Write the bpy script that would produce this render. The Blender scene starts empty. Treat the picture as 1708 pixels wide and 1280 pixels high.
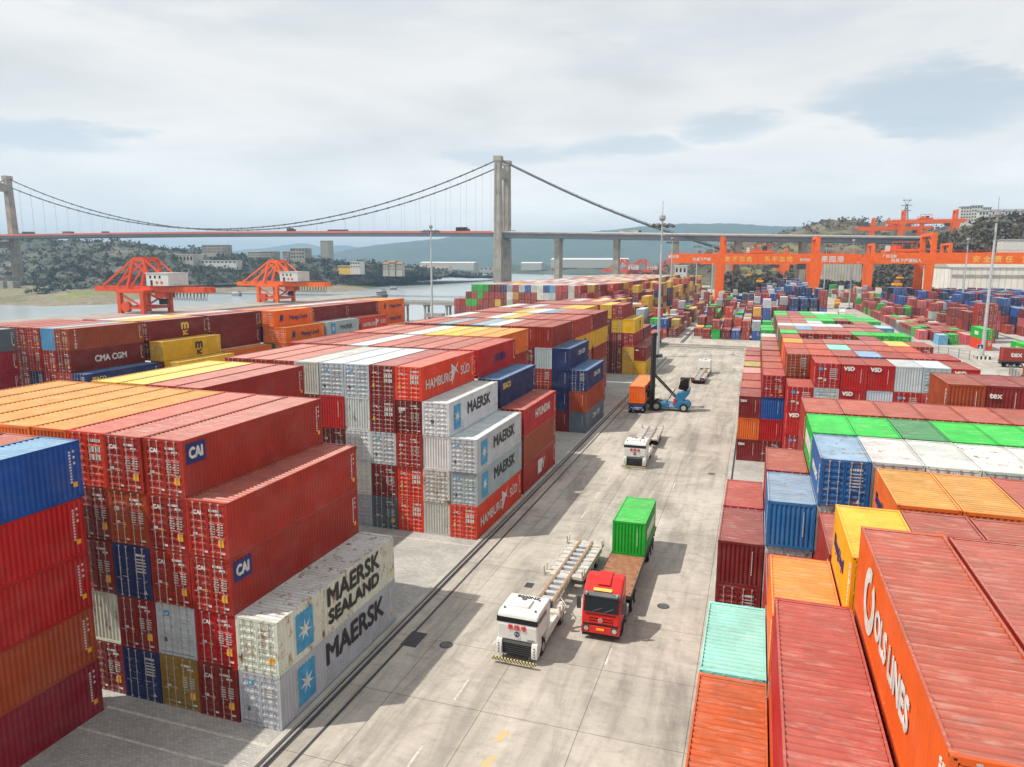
import bpy, math, random
import numpy as np
from mathutils import Vector, Matrix
from mathutils.bvhtree import BVHTree
R=math.radians
rnd=random.Random(7)
S=bpy.context.scene
COL=S.collection
# ------------------------------------------------------------ camera
F_PX=1220.2; CAMLOC=Vector((21.32,-27.89,23.15)); YAW,PITCH,ROLL=-0.3207,0.1635,0.0032
fw=Vector((math.sin(YAW)*math.cos(PITCH),math.cos(YAW)*math.cos(PITCH),-math.sin(PITCH)))
rt=Vector((math.cos(YAW),-math.sin(YAW),0)); up=rt.cross(fw)
r2=math.cos(ROLL)*rt+math.sin(ROLL)*up; u2=-math.sin(ROLL)*rt+math.cos(ROLL)*up
cd=bpy.data.cameras.new('camera'); cam=bpy.data.objects.new('camera',cd); COL.objects.link(cam)
cd.sensor_width=36; cd.lens=36*F_PX/1708; cd.clip_start=.1; cd.clip_end=30000
cam.matrix_world=Matrix(((r2.x,u2.x,-fw.x,CAMLOC.x),(r2.y,u2.y,-fw.y,CAMLOC.y),(r2.z,u2.z,-fw.z,CAMLOC.z),(0,0,0,1)))
S.camera=cam
# ------------------------------------------------------------ light
SUND=Vector((-.62,-.36,1.0)).normalized()          # towards the sun
sl=bpy.data.lights.new('sun','SUN'); sl.energy=3.9; sl.angle=R(.6); sl.color=(1,.93,.83)
so=bpy.data.objects.new('sun',sl); COL.objects.link(so); so.rotation_euler=SUND.to_track_quat('Z','Y').to_euler()
W=bpy.data.worlds.new('World'); S.world=W; W.use_nodes=True
nt=W.node_tree; nt.nodes.clear()
def N(nt,t,**k):
    n=nt.nodes.new(t)
    for a,b in k.items():
        if a=='inp':
            for i,v in b.items(): n.inputs[i].default_value=v
        else: setattr(n,a,b)
    return n
out=N(nt,'ShaderNodeOutputWorld'); bg=N(nt,'ShaderNodeBackground',inp={'Strength':.1})
sky=N(nt,'ShaderNodeTexSky',sky_type='NISHITA',sun_disc=False,sun_elevation=math.asin(SUND.z),sun_rotation=math.atan2(SUND.x,SUND.y))
tc=N(nt,'ShaderNodeTexCoord'); mp=N(nt,'ShaderNodeMapping',inp={'Scale':(1.6,1.6,7.0)})
n1=N(nt,'ShaderNodeTexNoise',inp={'Scale':1.5,'Detail':7.0,'Roughness':.55,'Distortion':.3})
n2=N(nt,'ShaderNodeTexNoise',inp={'Scale':4.5,'Detail':6.0,'Roughness':.6})
L=nt.links.new
L(tc.outputs['Generated'],mp.inputs[0]); L(mp.outputs[0],n1.inputs['Vector']); L(mp.outputs[0],n2.inputs['Vector'])
rc=N(nt,'ShaderNodeValToRGB'); rc.color_ramp.elements[0].position=.36; rc.color_ramp.elements[0].color=(6.2,6.35,6.4,1)
rc.color_ramp.elements[1].position=.62; rc.color_ramp.elements[1].color=(7.9,7.8,7.65,1)
e=rc.color_ramp.elements.new(.48); e.color=(7.0,7.05,7.0,1)
L(n1.outputs['Fac'],rc.inputs[0])
mx=N(nt,'ShaderNodeMix',data_type='RGBA'); mx.inputs[0].default_value=.97
L(sky.outputs[0],mx.inputs[6]); L(rc.outputs[0],mx.inputs[7])
last=mx.outputs[2]
def pdir(x,y): return (fw+r2*((x-854)/F_PX)-u2*((y-640)/F_PX)).normalized()
# blue-grey breaks in the cloud cover, each a real direction in the sky: direction, width, height, strength
for (px,py,w,h,s) in ((60,228,.085,.016,.75),(865,258,.085,.012,.6),(1060,243,.075,.012,.7),(1215,208,.05,.018,.7),(1560,165,.12,.04,.85),(1560,212,.06,.015,.45),(300,-60,.3,.05,.3),(1180,55,.2,.03,.25)):
    d=pdir(px,py); az=math.atan2(d.x,d.y); el=math.asin(d.z)
    ax=Vector((math.cos(az),-math.sin(az),0)); ay=ax.cross(Vector((math.sin(az)*math.cos(el),math.cos(az)*math.cos(el),math.sin(el))))
    def dot(v,off,sc):
        a=N(nt,'ShaderNodeVectorMath',operation='DOT_PRODUCT'); L(tc.outputs['Generated'],a.inputs[0]); a.inputs[1].default_value=v
        b=N(nt,'ShaderNodeMath',operation='MULTIPLY_ADD'); L(n2.outputs['Fac'],b.inputs[0]); b.inputs[1].default_value=sc*3.2; L(a.outputs['Value'],b.inputs[2])
        c=N(nt,'ShaderNodeMath',operation='MULTIPLY',inp={1:1/sc}); b2=N(nt,'ShaderNodeMath',operation='SUBTRACT',inp={1:off+sc*1.6}); L(b.outputs[0],b2.inputs[0]); L(b2.outputs[0],c.inputs[0])
        q=N(nt,'ShaderNodeMath',operation='POWER',inp={1:2.0}); ab=N(nt,'ShaderNodeMath',operation='ABSOLUTE'); L(c.outputs[0],ab.inputs[0]); L(ab.outputs[0],q.inputs[0]); return q
    qa=dot(ax,0,w); qb=dot(ay,d.dot(ay),h)
    ad=N(nt,'ShaderNodeMath',operation='ADD'); L(qa.outputs[0],ad.inputs[0]); L(qb.outputs[0],ad.inputs[1])
    mr=N(nt,'ShaderNodeMapRange',interpolation_type='SMOOTHSTEP',inp={1:.1,2:1.8,3:s,4:0.0}); L(ad.outputs[0],mr.inputs[0])
    m2=N(nt,'ShaderNodeMix',data_type='RGBA'); m2.inputs[7].default_value=(4.6,5.4,6.1,1); L(mr.outputs[0],m2.inputs[0]); L(last,m2.inputs[6]); last=m2.outputs[2]
sp=N(nt,'ShaderNodeSeparateXYZ'); L(tc.outputs['Generated'],sp.inputs[0])
hr=N(nt,'ShaderNodeMapRange',interpolation_type='SMOOTHSTEP',inp={1:.0,2:.22,3:1.42,4:1.0}); L(sp.outputs[2],hr.inputs[0])
hm=N(nt,'ShaderNodeVectorMath',operation='SCALE'); L(last,hm.inputs[0]); L(hr.outputs[0],hm.inputs['Scale']); last=hm.outputs[0]
L(last,bg.inputs['Color']); L(bg.outputs[0],out.inputs['Surface'])
S.view_settings.view_transform='Standard'; S.view_settings.look='None'; S.view_settings.exposure=.32; S.view_settings.gamma=1
S.cycles.use_denoising=True; S.cycles.max_bounces=6; S.cycles.diffuse_bounces=4; S.cycles.glossy_bounces=2; S.cycles.volume_bounces=0; S.cycles.transmission_bounces=2
S.render.film_transparent=False
# ------------------------------------------------------------ materials
MATS={}
def newmat(name):
    m=bpy.data.materials.new(name); m.use_nodes=True; m.node_tree.nodes.clear(); MATS[name]=m; return m,m.node_tree
def finish(nt,colsock,rough=.6,metal=0,bump=None,spec=.4,bstr=.3,bdist=.02):
    o=N(nt,'ShaderNodeOutputMaterial'); b=N(nt,'ShaderNodeBsdfPrincipled'); b.inputs['Roughness'].default_value=rough; b.inputs['Metallic'].default_value=metal
    b.inputs['Specular IOR Level'].default_value=spec
    if isinstance(colsock,tuple): b.inputs['Base Color'].default_value=(*colsock,1)
    else: nt.links.new(colsock,b.inputs['Base Color'])
    if bump is not None:
        bu=N(nt,'ShaderNodeBump',inp={'Strength':bstr,'Distance':bdist}); nt.links.new(bump,bu.inputs['Height']); nt.links.new(bu.outputs[0],b.inputs['Normal'])
    nt.links.new(b.outputs[0],o.inputs['Surface']); return b
def noise(nt,vec,scale,detail=4,rough=.55,dist=0.,mscale=None):
    if mscale:
        m=N(nt,'ShaderNodeMapping',inp={'Scale':mscale}); nt.links.new(vec,m.inputs[0]); vec=m.outputs[0]
    n=N(nt,'ShaderNodeTexNoise',inp={'Scale':scale,'Detail':float(detail),'Roughness':rough,'Distortion':dist}); nt.links.new(vec,n.inputs['Vector']); return n.outputs['Fac']
def ramp(nt,fac,stops):
    r=N(nt,'ShaderNodeValToRGB'); el=r.color_ramp.elements
    while len(el)<len(stops): el.new(.5)
    for q,(p_,c) in zip(el,stops):
        q.position=p_; q.color=(*c,1) if not isinstance(c,(int,float)) else (c,c,c,1)
    nt.links.new(fac,r.inputs[0]); return r.outputs[0]
def mix(nt,fac,a,b,mode='MIX'):
    m=N(nt,'ShaderNodeMix',data_type='RGBA',blend_type=mode)
    for sck,i in ((fac,0),(a,6),(b,7)):
        if isinstance(sck,(int,float)): m.inputs[i].default_value=sck
        elif isinstance(sck,tuple): m.inputs[i].default_value=(*sck,1)
        else: nt.links.new(sck,m.inputs[i])
    return m.outputs[2]
def math_(nt,op,a,b=0.,c=None):
    m=N(nt,'ShaderNodeMath',operation=op)
    for i,sck in enumerate((a,b,c)):
        if sck is None: continue
        if isinstance(sck,(int,float)): m.inputs[i].default_value=sck
        else: nt.links.new(sck,m.inputs[i])
    return m.outputs[0]
def obvec(nt): return N(nt,'ShaderNodeTexCoord').outputs['Object']
def geopos(nt): return N(nt,'ShaderNodeNewGeometry').outputs['Position']
def simple(name,col,rough=.6,metal=0,var=.25,scale=1.5,spec=.4):
    m,t=newmat(name); v=geopos(t); n=noise(t,v,scale,5)
    c=mix(t,ramp(t,n,[(.3,1-var),(.7,1+var*.35)]),(0,0,0),col,'MIX') if False else mix(t,1.0,col,ramp(t,n,[(.3,1-var),(.7,1.0)]),'MULTIPLY')
    finish(t,c,rough,metal,spec=spec); return m
# container paint: colour and wear come from the object (colour alpha = wear)
def paint(name,stuff=False,rough=.46,brown_mix=0.):
    m,t=newmat(name); v=geopos(t)
    if stuff:
        at=N(t,'ShaderNodeAttribute',attribute_name='col'); base=at.outputs['Color']; wear=.25; vv=v; rv=0.
    else:
        oi=N(t,'ShaderNodeObjectInfo'); base=oi.outputs['Color']; wear=oi.outputs['Alpha']; vv=v
    if brown_mix: base=mix(t,brown_mix,base,(.07,.04,.032))
    vo=N(t,'ShaderNodeTexVoronoi',distance='CHEBYCHEV',inp={'Scale':.75}); t.links.new(v,vo.inputs['Vector']); sv=N(t,'ShaderNodeSeparateColor'); t.links.new(vo.outputs['Color'],sv.inputs[0]); base=mix(t,1.0,base,ramp(t,sv.outputs[0],[(.0,.86),(.9,1.0),(.93,1.0)]),'MULTIPLY')
    n=noise(t,vv,.9,6,.6)
    c=mix(t,1.0,base,ramp(t,n,[(.25,.80),(.75,1.0)]),'MULTIPLY')
    # chalky fading
    nf=noise(t,vv,.45,5,.6,mscale=(1,1,1.8)); ch=math_(t,'MULTIPLY',ramp(t,nf,[(.45,0.),(.8,1.)]),.10)
    c=mix(t,ch,c,mix(t,.6,base,(.7,.62,.58)))
    # streaks running down and rust
    st=noise(t,vv,1.,6,.65,mscale=(5,5,.45)); sf=math_(t,'MULTIPLY',ramp(t,st,[(.55,0.),(.75,1.)]),.28)
    c=mix(t,sf,c,mix(t,.55,base,(.06,.045,.035)))
    ru=noise(t,vv,1.6,8,.72,mscale=(1,1,.55))
    th=math_(t,'SUBTRACT',.86,math_(t,'MULTIPLY',wear,.42)) if not isinstance(wear,float) else .76
    rf=math_(t,'GREATER_THAN',ru,th) if False else N(t,'ShaderNodeMapRange',inp={3:0.,4:1.}).outputs[0]
    mr=rf.node; t.links.new(ru,mr.inputs[0])
    if isinstance(th,float): mr.inputs[1].default_value=th-.05; mr.inputs[2].default_value=th+.04
    else:
        t.links.new(math_(t,'SUBTRACT',th,.06),mr.inputs[1]); t.links.new(math_(t,'ADD',th,.05),mr.inputs[2])
    c=mix(t,rf,c,ramp(t,noise(t,v,9,3),[(.3,(.10,.03,.012)),(.7,(.28,.11,.035))]))
    ge=N(t,'ShaderNodeNewGeometry'); sz=N(t,'ShaderNodeSeparateXYZ'); t.links.new(ge.outputs['True Normal'],sz.inputs[0]); topm=N(t,'ShaderNodeMapRange',inp={1:.45,2:.6}); t.links.new(sz.outputs[2],topm.inputs[0])
    sc=noise(t,v,1.,5,.7,.2,mscale=(.9,9,1)); f1=math_(t,'MULTIPLY',math_(t,'MULTIPLY',ramp(t,sc,[(.52,0.),(.66,1.)]),.38),topm.outputs[0])
    c=mix(t,f1,c,mix(t,.5,c,(.75,.66,.58)))
    sd=noise(t,v,.7,6,.7,.5,mscale=(1,1.6,1)); f2=math_(t,'MULTIPLY',math_(t,'MULTIPLY',ramp(t,sd,[(.50,0.),(.68,1.)]),.42),topm.outputs[0])
    c=mix(t,f2,c,mix(t,.6,c,(.10,.07,.055)))
    finish(t,c,rough,0,spec=.35,bump=None if stuff else noise(t,v,1.6,3,.5),bstr=.5,bdist=.06); return m
paint('container_paint'); paint('roof_valley',False,.6,.27); paint('far_container_paint',True)
simple('steel_rod',(.50,.47,.45),.45,.3,.3,3)
simple('dark_gap',(.015,.013,.012),.8)
simple('dark_steel',(.05,.05,.055),.6)
def roadpaint(name,c0):
    m,t=newmat(name); v=geopos(t); n=noise(t,v,3.5,6,.7); finish(t,mix(t,ramp(t,n,[(.40,0.),(.62,1.)]),(.42,.39,.34),c0),.8,0,spec=.2)
roadpaint('road_paint',(.62,.60,.55)); roadpaint('road_yellow',(.75,.42,.06))
simple('black_rubber',(.018,.018,.018),.85)
simple('rim',(.45,.44,.42),.5,.3)
simple('letter_white',(.72,.71,.67),.6,0,.4,2.5)
simple('letter_black',(.035,.035,.037),.6,0,.5,2.5)
simple('letter_navy',(.015,.03,.14),.6,0,.1,4)
simple('letter_blue',(.06,.33,.58),.6,0,.35,2)
simple('letter_yellow',(.75,.5,.1),.6,0,.1,4)
simple('sticker_orange',(.85,.42,.02),.6,0,.1,4)
simple('crane_orange',(.88,.135,.005),.5,0,.22,.5)
simple('crane_red',(.72,.075,.012),.5,0,.25,.5)
simple('cabin_white',(.62,.61,.57),.6,0,.15,.5)
simple('concrete_grey',(.38,.36,.33),.85,0,.4,.15)
simple('concrete_pale',(.45,.43,.38),.85,0,.3,.5)
simple('tower_concrete',(.44,.39,.32),.85,0,.5,.12)
simple('bridge_red',(.60,.17,.12),.6,0,.15,.1)
simple('bridge_grey',(.22,.23,.26),.7,0,.2,.1)
simple('galvanised',(.50,.52,.53),.45,.35,.15,1)
simple('lamp_grey',(.12,.13,.13),.5,.2)
simple('truck_white',(.70,.70,.67),.35,0,.12,1.2)
simple('truck_red',(.62,.02,.015),.3,0,.12,1.2)
simple('truck_blue',(.02,.17,.36),.4,0,.2,1.5)
simple('truck_navy',(.02,.05,.2),.4,0,.2,1.5)
simple('chassis_beige',(.66,.61,.53),.7,0,.4,2.2)
simple('chassis_rust',(.45,.20,.06),.7,0,.4,3)
simple('chassis_grey',(.56,.57,.58),.6,.1,.4,2)
simple('deck_wood',(.36,.17,.09),.8,0,.4,2.5)
simple('lamp_lens',(.55,.55,.5),.2,.2)
simple('roof_white',(.7,.7,.68),.6,0,.1,.2)
simple('fence_grey',(.20,.20,.19),.7)
simple('rock',(.3,.27,.22),.9,0,.5,.05)
simple('hydrant_red',(.45,.03,.03),.5)
def glass():
    m,t=newmat('dark_glass'); finish(t,(.008,.010,.012),.06,0,spec=.28)
glass()
def stripes(name,a,b,scale,axis=(1,0,1)):
    m,t=newmat(name); v=obvec(t); d=N(t,'ShaderNodeVectorMath',operation='DOT_PRODUCT'); t.links.new(v,d.inputs[0]); d.inputs[1].default_value=axis
    f=math_(t,'FRACT',math_(t,'MULTIPLY',d.outputs['Value'],scale)); g=math_(t,'GREATER_THAN',f,.5)
    finish(t,mix(t,g,a,b),.6)
stripes('hazard_stripe',(.6,.5,.25),(.02,.02,.02),5.2)
stripes('check_white',(.7,.7,.66),(.03,.03,.03),1.1,(1,1,0))
def ribs(name,a,b,scale,axis):
    m,t=newmat(name); v=geopos(t); d=N(t,'ShaderNodeVectorMath',operation='DOT_PRODUCT'); t.links.new(v,d.inputs[0]); d.inputs[1].default_value=axis
    f=math_(t,'FRACT',math_(t,'MULTIPLY',d.outputs['Value'],scale)); g=ramp(t,f,[(.0,b),(.12,a),(.85,a),(1.,b)])
    c=mix(t,1.0,g,ramp(t,noise(t,v,.15,4),[(.3,.78),(.7,1.)]),'MULTIPLY'); finish(t,c,.7)
ribs('clad_white',(.74,.72,.66),(.5,.49,.46),.35,(1,.3,0))
ribs('wall_ribbed',(.52,.49,.43),(.22,.2,.17),.45,(1,0,0))
def ground_lane():
    m,t=newmat('lane_concrete'); v=geopos(t)
    a=noise(t,v,.11,7,.62,1.0); base=ramp(t,a,[(.28,(.34,.31,.27)),(.5,(.455,.415,.36)),(.72,(.54,.495,.435))])
    b=noise(t,v,.5,8,.7,.6,mscale=(1.0,.16,1)); base=mix(t,1.0,base,ramp(t,b,[(.34,.66),(.52,.98),(.72,1.12)]),'MULTIPLY')
    c=noise(t,v,1.9,6,.75,mscale=(.35,1.3,1)); base=mix(t,1.0,base,ramp(t,c,[(.3,.86),(.6,1.03)]),'MULTIPLY')
    # swept tyre marks and oil stains
    d=noise(t,v,.33,5,.6,2.6); base=mix(t,math_(t,'MULTIPLY',ramp(t,d,[(.53,0.),(.66,1.)]),.30),base,(.19,.175,.16))
    tw=noise(t,v,1.,4,.6,.4,mscale=(1.0,.035,1)); base=mix(t,math_(t,'MULTIPLY',math_(t,'MULTIPLY',ramp(t,tw,[(.50,0.),(.66,1.)]),ramp(t,a,[(.35,1.),(.6,.25)])),.40),base,(.16,.15,.14))
    g=noise(t,v,6.,2,.5); base=mix(t,math_(t,'MULTIPLY',ramp(t,g,[(.70,0.),(.74,1.)]),.5),base,(.12,.11,.1))
    # slab joints
    br=N(t,'ShaderNodeTexBrick',offset=0.,inp={'Scale':1.,'Mortar Size':.028,'Mortar Smooth':.4,'Brick Width':5.2,'Row Height':5.9,'Color1':(1,1,1,1),'Color2':(.94,.94,.95,1),'Mortar':(.35,.33,.3,1)})
    mm=N(t,'ShaderNodeMapping',inp={'Location':(1.6,1.1,0)}); t.links.new(v,mm.inputs[0]); t.links.new(mm.outputs[0],br.inputs['Vector'])
    base=mix(t,.8,base,mix(t,1.0,base,br.outputs['Color'],'MULTIPLY'))
    finish(t,base,.9,0,bump=c,spec=.2,bstr=.15)
ground_lane()
def pavers():
    m,t=newmat('block_paving'); v=geopos(t)
    br=N(t,'ShaderNodeTexBrick',offset=.5,inp={'Scale':1.,'Mortar Size':.009,'Brick Width':.26,'Row Height':.13,'Color1':(1,1,1,1),'Color2':(.78,.78,.78,1),'Mortar':(.5,.48,.44,1)}); t.links.new(v,br.inputs['Vector'])
    a=noise(t,v,.2,7,.65,.8); base=ramp(t,a,[(.3,(.34,.335,.32)),(.55,(.46,.45,.425)),(.75,(.56,.54,.50))])
    base=mix(t,1.0,base,br.outputs['Color'],'MULTIPLY'); finish(t,base,.9,0,bump=br.outputs['Fac'],spec=.2,bstr=.2)
pavers()
def yardmat():
    m,t=newmat('yard_concrete'); v=geopos(t); a=noise(t,v,.05,8,.65,.8)
    base=ramp(t,a,[(.3,(.30,.28,.26)),(.55,(.42,.40,.37)),(.75,(.5,.48,.44))])
    b=noise(t,v,.6,6,.7,mscale=(1,.3,1)); base=mix(t,1.0,base,ramp(t,b,[(.3,.75),(.6,1.05)]),'MULTIPLY'); finish(t,base,.9,0,spec=.2)
yardmat()
def water():
    m,t=newmat('river_water'); v=geopos(t)
    a=noise(t,v,.006,5,.6,.5,mscale=(1,.35,1)); c=ramp(t,a,[(.3,(.27,.33,.36)),(.7,(.42,.46,.48))])
    w=noise(t,v,.35,6,.65,.3,mscale=(1,.5,1)); finish(t,c,.22,0,bump=w,spec=.5,bstr=.5,bdist=.25)
water()
def hillmat(name,stops,s1=.012,s2=.12,yel=None):
    m,t=newmat(name); v=geopos(t); a=noise(t,v,s1,8,.7,.6); c=ramp(t,a,stops)
    b=noise(t,v,s2,6,.75); c=mix(t,1.0,c,ramp(t,b,[(.3,.45),(.6,1.1)]),'MULTIPLY')
    if yel: c=mix(t,math_(t,'MULTIPLY',ramp(t,noise(t,v,.02,4,.5,.5),[(.56,0.),(.62,1.)]),.7),c,yel)
    finish(t,c,.95,0,bump=b,spec=.05,bstr=.6,bdist=3.)
hillmat('wood_hill',[(.3,(.05,.07,.06)),(.5,(.11,.12,.10)),(.7,(.24,.22,.18))])
hillmat('brown_hill',[(.3,(.05,.05,.03)),(.5,(.12,.105,.075)),(.7,(.24,.20,.15))],.016,.15,(.22,.23,.08))
hillmat('dark_hill',[(.3,(.035,.03,.022)),(.55,(.07,.06,.045)),(.75,(.12,.1,.07))],.03,.25)
hillmat('mountain',[(.3,(.04,.07,.04)),(.7,(.07,.1,.06))],.002,.01)
hillmat('shore_mud',[(.3,(.22,.19,.14)),(.5,(.30,.26,.20)),(.7,(.12,.14,.05))],.01,.2,(.2,.26,.06))
hillmat('far_bank',[(.3,(.05,.08,.05)),(.6,(.12,.13,.09)),(.8,(.3,.28,.24))],.006,.04)
def foliage(name,a,b,c_):
    m,t=newmat(name); v=geopos(t); n=noise(t,v,.8,3); finish(t,ramp(t,n,[(.3,a),(.5,b),(.7,c_)]),.8,0,spec=.1)
foliage('foliage_dark',(.03,.045,.04),(.055,.07,.06),(.11,.115,.09))
foliage('foliage_grey',(.06,.05,.04),(.11,.092,.068),(.18,.15,.11))
simple('bark',(.10,.07,.05),.9)
M=MATS
# ------------------------------------------------------------ mesh helpers
class MB:
    def __init__(s): s.v=[]; s.f=[]; s.m=[]; s.mats=[]
    def mi(s,m):
        if m not in s.mats: s.mats.append(m)
        return s.mats.index(m)
    def quad(s,pts,m):
        b=len(s.v); s.v+= [tuple(p) for p in pts]; s.f.append(tuple(range(b,b+len(pts)))); s.m.append(s.mi(m))
    def box(s,x0,x1,y0,y1,z0,z1,m,T=None,skip=''):
        b=len(s.v); P=[(x0,y0,z0),(x1,y0,z0),(x1,y1,z0),(x0,y1,z0),(x0,y0,z1),(x1,y0,z1),(x1,y1,z1),(x0,y1,z1)]
        if T: P=[tuple(T@Vector(p)) for p in P]
        s.v+=P; k=s.mi(m)
        for nme,f in (('b',(0,3,2,1)),('t',(4,5,6,7)),('f',(0,1,5,4)),('r',(1,2,6,5)),('k',(2,3,7,6)),('l',(3,0,4,7))):
            if nme in skip: continue
            s.f.append(tuple(b+i for i in f)); s.m.append(k)
        return s
    def bar(s,a,b_,w,h,m,upv=(0,0,1)):   # box beam between two points
        a=Vector(a); b_=Vector(b_); d=b_-a; l=d.length; d=d/l; u=Vector(upv)
        if abs(d.dot(u))>.98: u=Vector((0,1,0))
        x=d.cross(u).normalized(); z=x.cross(d)
        T=Matrix(((x.x,d.x,z.x,a.x),(x.y,d.y,z.y,a.y),(x.z,d.z,z.z,a.z),(0,0,0,1)))
        return s.box(-w/2,w/2,0,l,-h/2,h/2,m,T)
    def taper(s,a,b_,wa,ha,wb,hb,m):      # vertical-ish tapered leg: w along x, h along y
        a=Vector(a); b_=Vector(b_); b=len(s.v); k=s.mi(m)
        for P,w,h in ((a,wa,ha),(b_,wb,hb)):
            s.v+=[(P.x-w/2,P.y-h/2,P.z),(P.x+w/2,P.y-h/2,P.z),(P.x+w/2,P.y+h/2,P.z),(P.x-w/2,P.y+h/2,P.z)]
        for f in ((0,3,2,1),(4,5,6,7),(0,1,5,4),(1,2,6,5),(2,3,7,6),(3,0,4,7)): s.f.append(tuple(b+i for i in f)); s.m.append(k)
        return s
    def tube(s,pts,rad,m,n=8,caps=True):
        pts=[Vector(p) for p in pts]; k=s.mi(m); rings=[]
        for i,p in enumerate(pts):
            d=(pts[min(i+1,len(pts)-1)]-pts[max(i-1,0)]).normalized(); u=Vector((0,0,1)) if abs(d.z)<.95 else Vector((1,0,0))
            x=d.cross(u).normalized(); y=x.cross(d); r=rad[i] if isinstance(rad,(list,tuple)) else rad
            b=len(s.v); s.v+=[tuple(p+x*(r*math.cos(2*math.pi*j/n))+y*(r*math.sin(2*math.pi*j/n))) for j in range(n)]; rings.append(b)
        for a,b in zip(rings,rings[1:]):
            for j in range(n): s.f.append((a+j,b+j,b+(j+1)%n,a+(j+1)%n)); s.m.append(k)
        if caps:
            s.f.append(tuple(rings[0]+j for j in range(n))); s.m.append(k); s.f.append(tuple(rings[-1]+j for j in range(n-1,-1,-1))); s.m.append(k)
        return s
    def prism(s,poly,x0,x1,m,axis='x'):   # polygon in (y,z) extruded along x
        b=len(s.v); n=len(poly); k=s.mi(m)
        for x in (x0,x1):
            for (p,q) in poly: s.v.append((x,p,q) if axis=='x' else ((p,x,q) if axis=='y' else (p,q,x)))
        for i in range(n):
            j=(i+1)%n; s.f.append((b+i,b+j,b+n+j,b+n+i)); s.m.append(k)
        s.f.append(tuple(b+i for i in range(n-1,-1,-1))); s.m.append(k); s.f.append(tuple(b+n+i for i in range(n))); s.m.append(k)
        return s
    def wheel(s,x,y,z,r,w,side=1):
        s.tube([(x-w/2,y,z),(x-w/2+.03,y,z),(x+w/2-.03,y,z),(x+w/2,y,z)],[r*.9,r,r,r*.9],M['black_rubber'],16)
        return s
    def mesh(s,name,fix=True,smooth=False):
        me=bpy.data.meshes.new(name); me.from_pydata(s.v,[],s.f)
        for m in s.mats: me.materials.append(m)
        me.polygons.foreach_set('material_index',s.m)
        if fix:
            import bmesh
            bm=bmesh.new(); bm.from_mesh(me); bmesh.ops.recalc_face_normals(bm,faces=bm.faces); bm.to_mesh(me); bm.free()
        if smooth: me.polygons.foreach_set('use_smooth',[True]*len(me.polygons))
        me.update(); return me
def link(name,data,parent=None,loc=(0,0,0),rz=0,color=None,label=None,cat=None,group=None,kind=None):
    o=bpy.data.objects.new(name,data); COL.objects.link(o); o.parent=parent; o.location=loc; o.rotation_euler=(0,0,rz)
    if color: o.color=color
    if label: o['label']=label
    if cat: o['category']=cat
    if group: o['group']=group
    if kind: o['kind']=kind
    return o
def part(mb,name,parent=None,smooth=False,bevel=0,**k):
    o=link(name,mb.mesh(name,smooth=smooth),parent,**k)
    if bevel:
        b=o.modifiers.new('bevel','BEVEL'); b.width=bevel; b.segments=2; b.limit_method='ANGLE'
    return o
def thing(name,label,cat,loc,rz=0,group=None): return link(name,None,None,loc,rz,label=label,cat=cat,group=group)
def clone(o,parent=None,loc=None,rz=None,label=None):
    c=o.copy(); COL.objects.link(c); c.parent=parent
    if loc is not None: c.location=loc
    if rz is not None: c.rotation_euler=(0,0,rz)
    if label: c['label']=label
    for ch in o.children: clone(ch,c)
    return c
TX={}
def text_mesh(s,size,mat,bold=.0,extrude=.006,align='CENTER',space=1.,sx=1.):
    key=(s,size,mat,bold,align,space,sx)
    if key in TX: return TX[key]
    cu=bpy.data.curves.new('lettering','FONT'); cu.body=s; cu.size=size; cu.extrude=extrude; cu.align_x=align; cu.align_y='CENTER'; cu.resolution_u=3; cu.space_character=space
    o=bpy.data.objects.new('tmp',cu); COL.objects.link(o); bpy.context.view_layer.update()
    me=bpy.data.meshes.new_from_object(o.evaluated_get(bpy.context.evaluated_depsgraph_get()))
    bpy.data.objects.remove(o); bpy.data.curves.remove(cu); me.materials.clear(); me.materials.append(M[mat]); me.name='lettering'
    if sx!=1:
        for v in me.vertices: v.co.x*=sx
    if bold>0:      # heavier strokes: shifted copies of the same letters, each a hair prouder
        V=[tuple(v.co) for v in me.vertices]; Fc=[tuple(p.vertices) for p in me.polygons]; V2=[];F2=[]
        w=bold*1.3
        for i,(a,b) in enumerate(((0,0),(w,0),(-w,0),(0,w),(0,-w))):
            k=len(V2); V2+=[(x+a,y+b,z+i*.0012) for x,y,z in V]; F2+=[tuple(k+q for q in f) for f in Fc]
        m2=bpy.data.meshes.new('lettering'); m2.from_pydata(V2,[],F2); m2.materials.append(M[mat]); m2.update(); me=m2
    TX[key]=me; return me
def face_matrix(face,p):
    # text lying on a face: '+x','-x','-y','+y','z'
    X,Y={'+x':((0,1,0),(0,0,1)),'-x':((0,-1,0),(0,0,1)),'-y':((1,0,0),(0,0,1)),'+y':((-1,0,0),(0,0,1)),'z':((1,0,0),(0,1,0)),'zr':((-1,0,0),(0,-1,0))}[face]
    X=Vector(X);Y=Vector(Y);Z=X.cross(Y); return Matrix(((X.x,Y.x,Z.x,p[0]),(X.y,Y.y,Z.y,p[1]),(X.z,Y.z,Z.z,p[2]),(0,0,0,1)))
def write(s,size,mat,face,p,parent,name='lettering',**k):
    o=link(name,text_mesh(s,size,mat,**k),parent); o.matrix_local=face_matrix(face,p); return o
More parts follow.
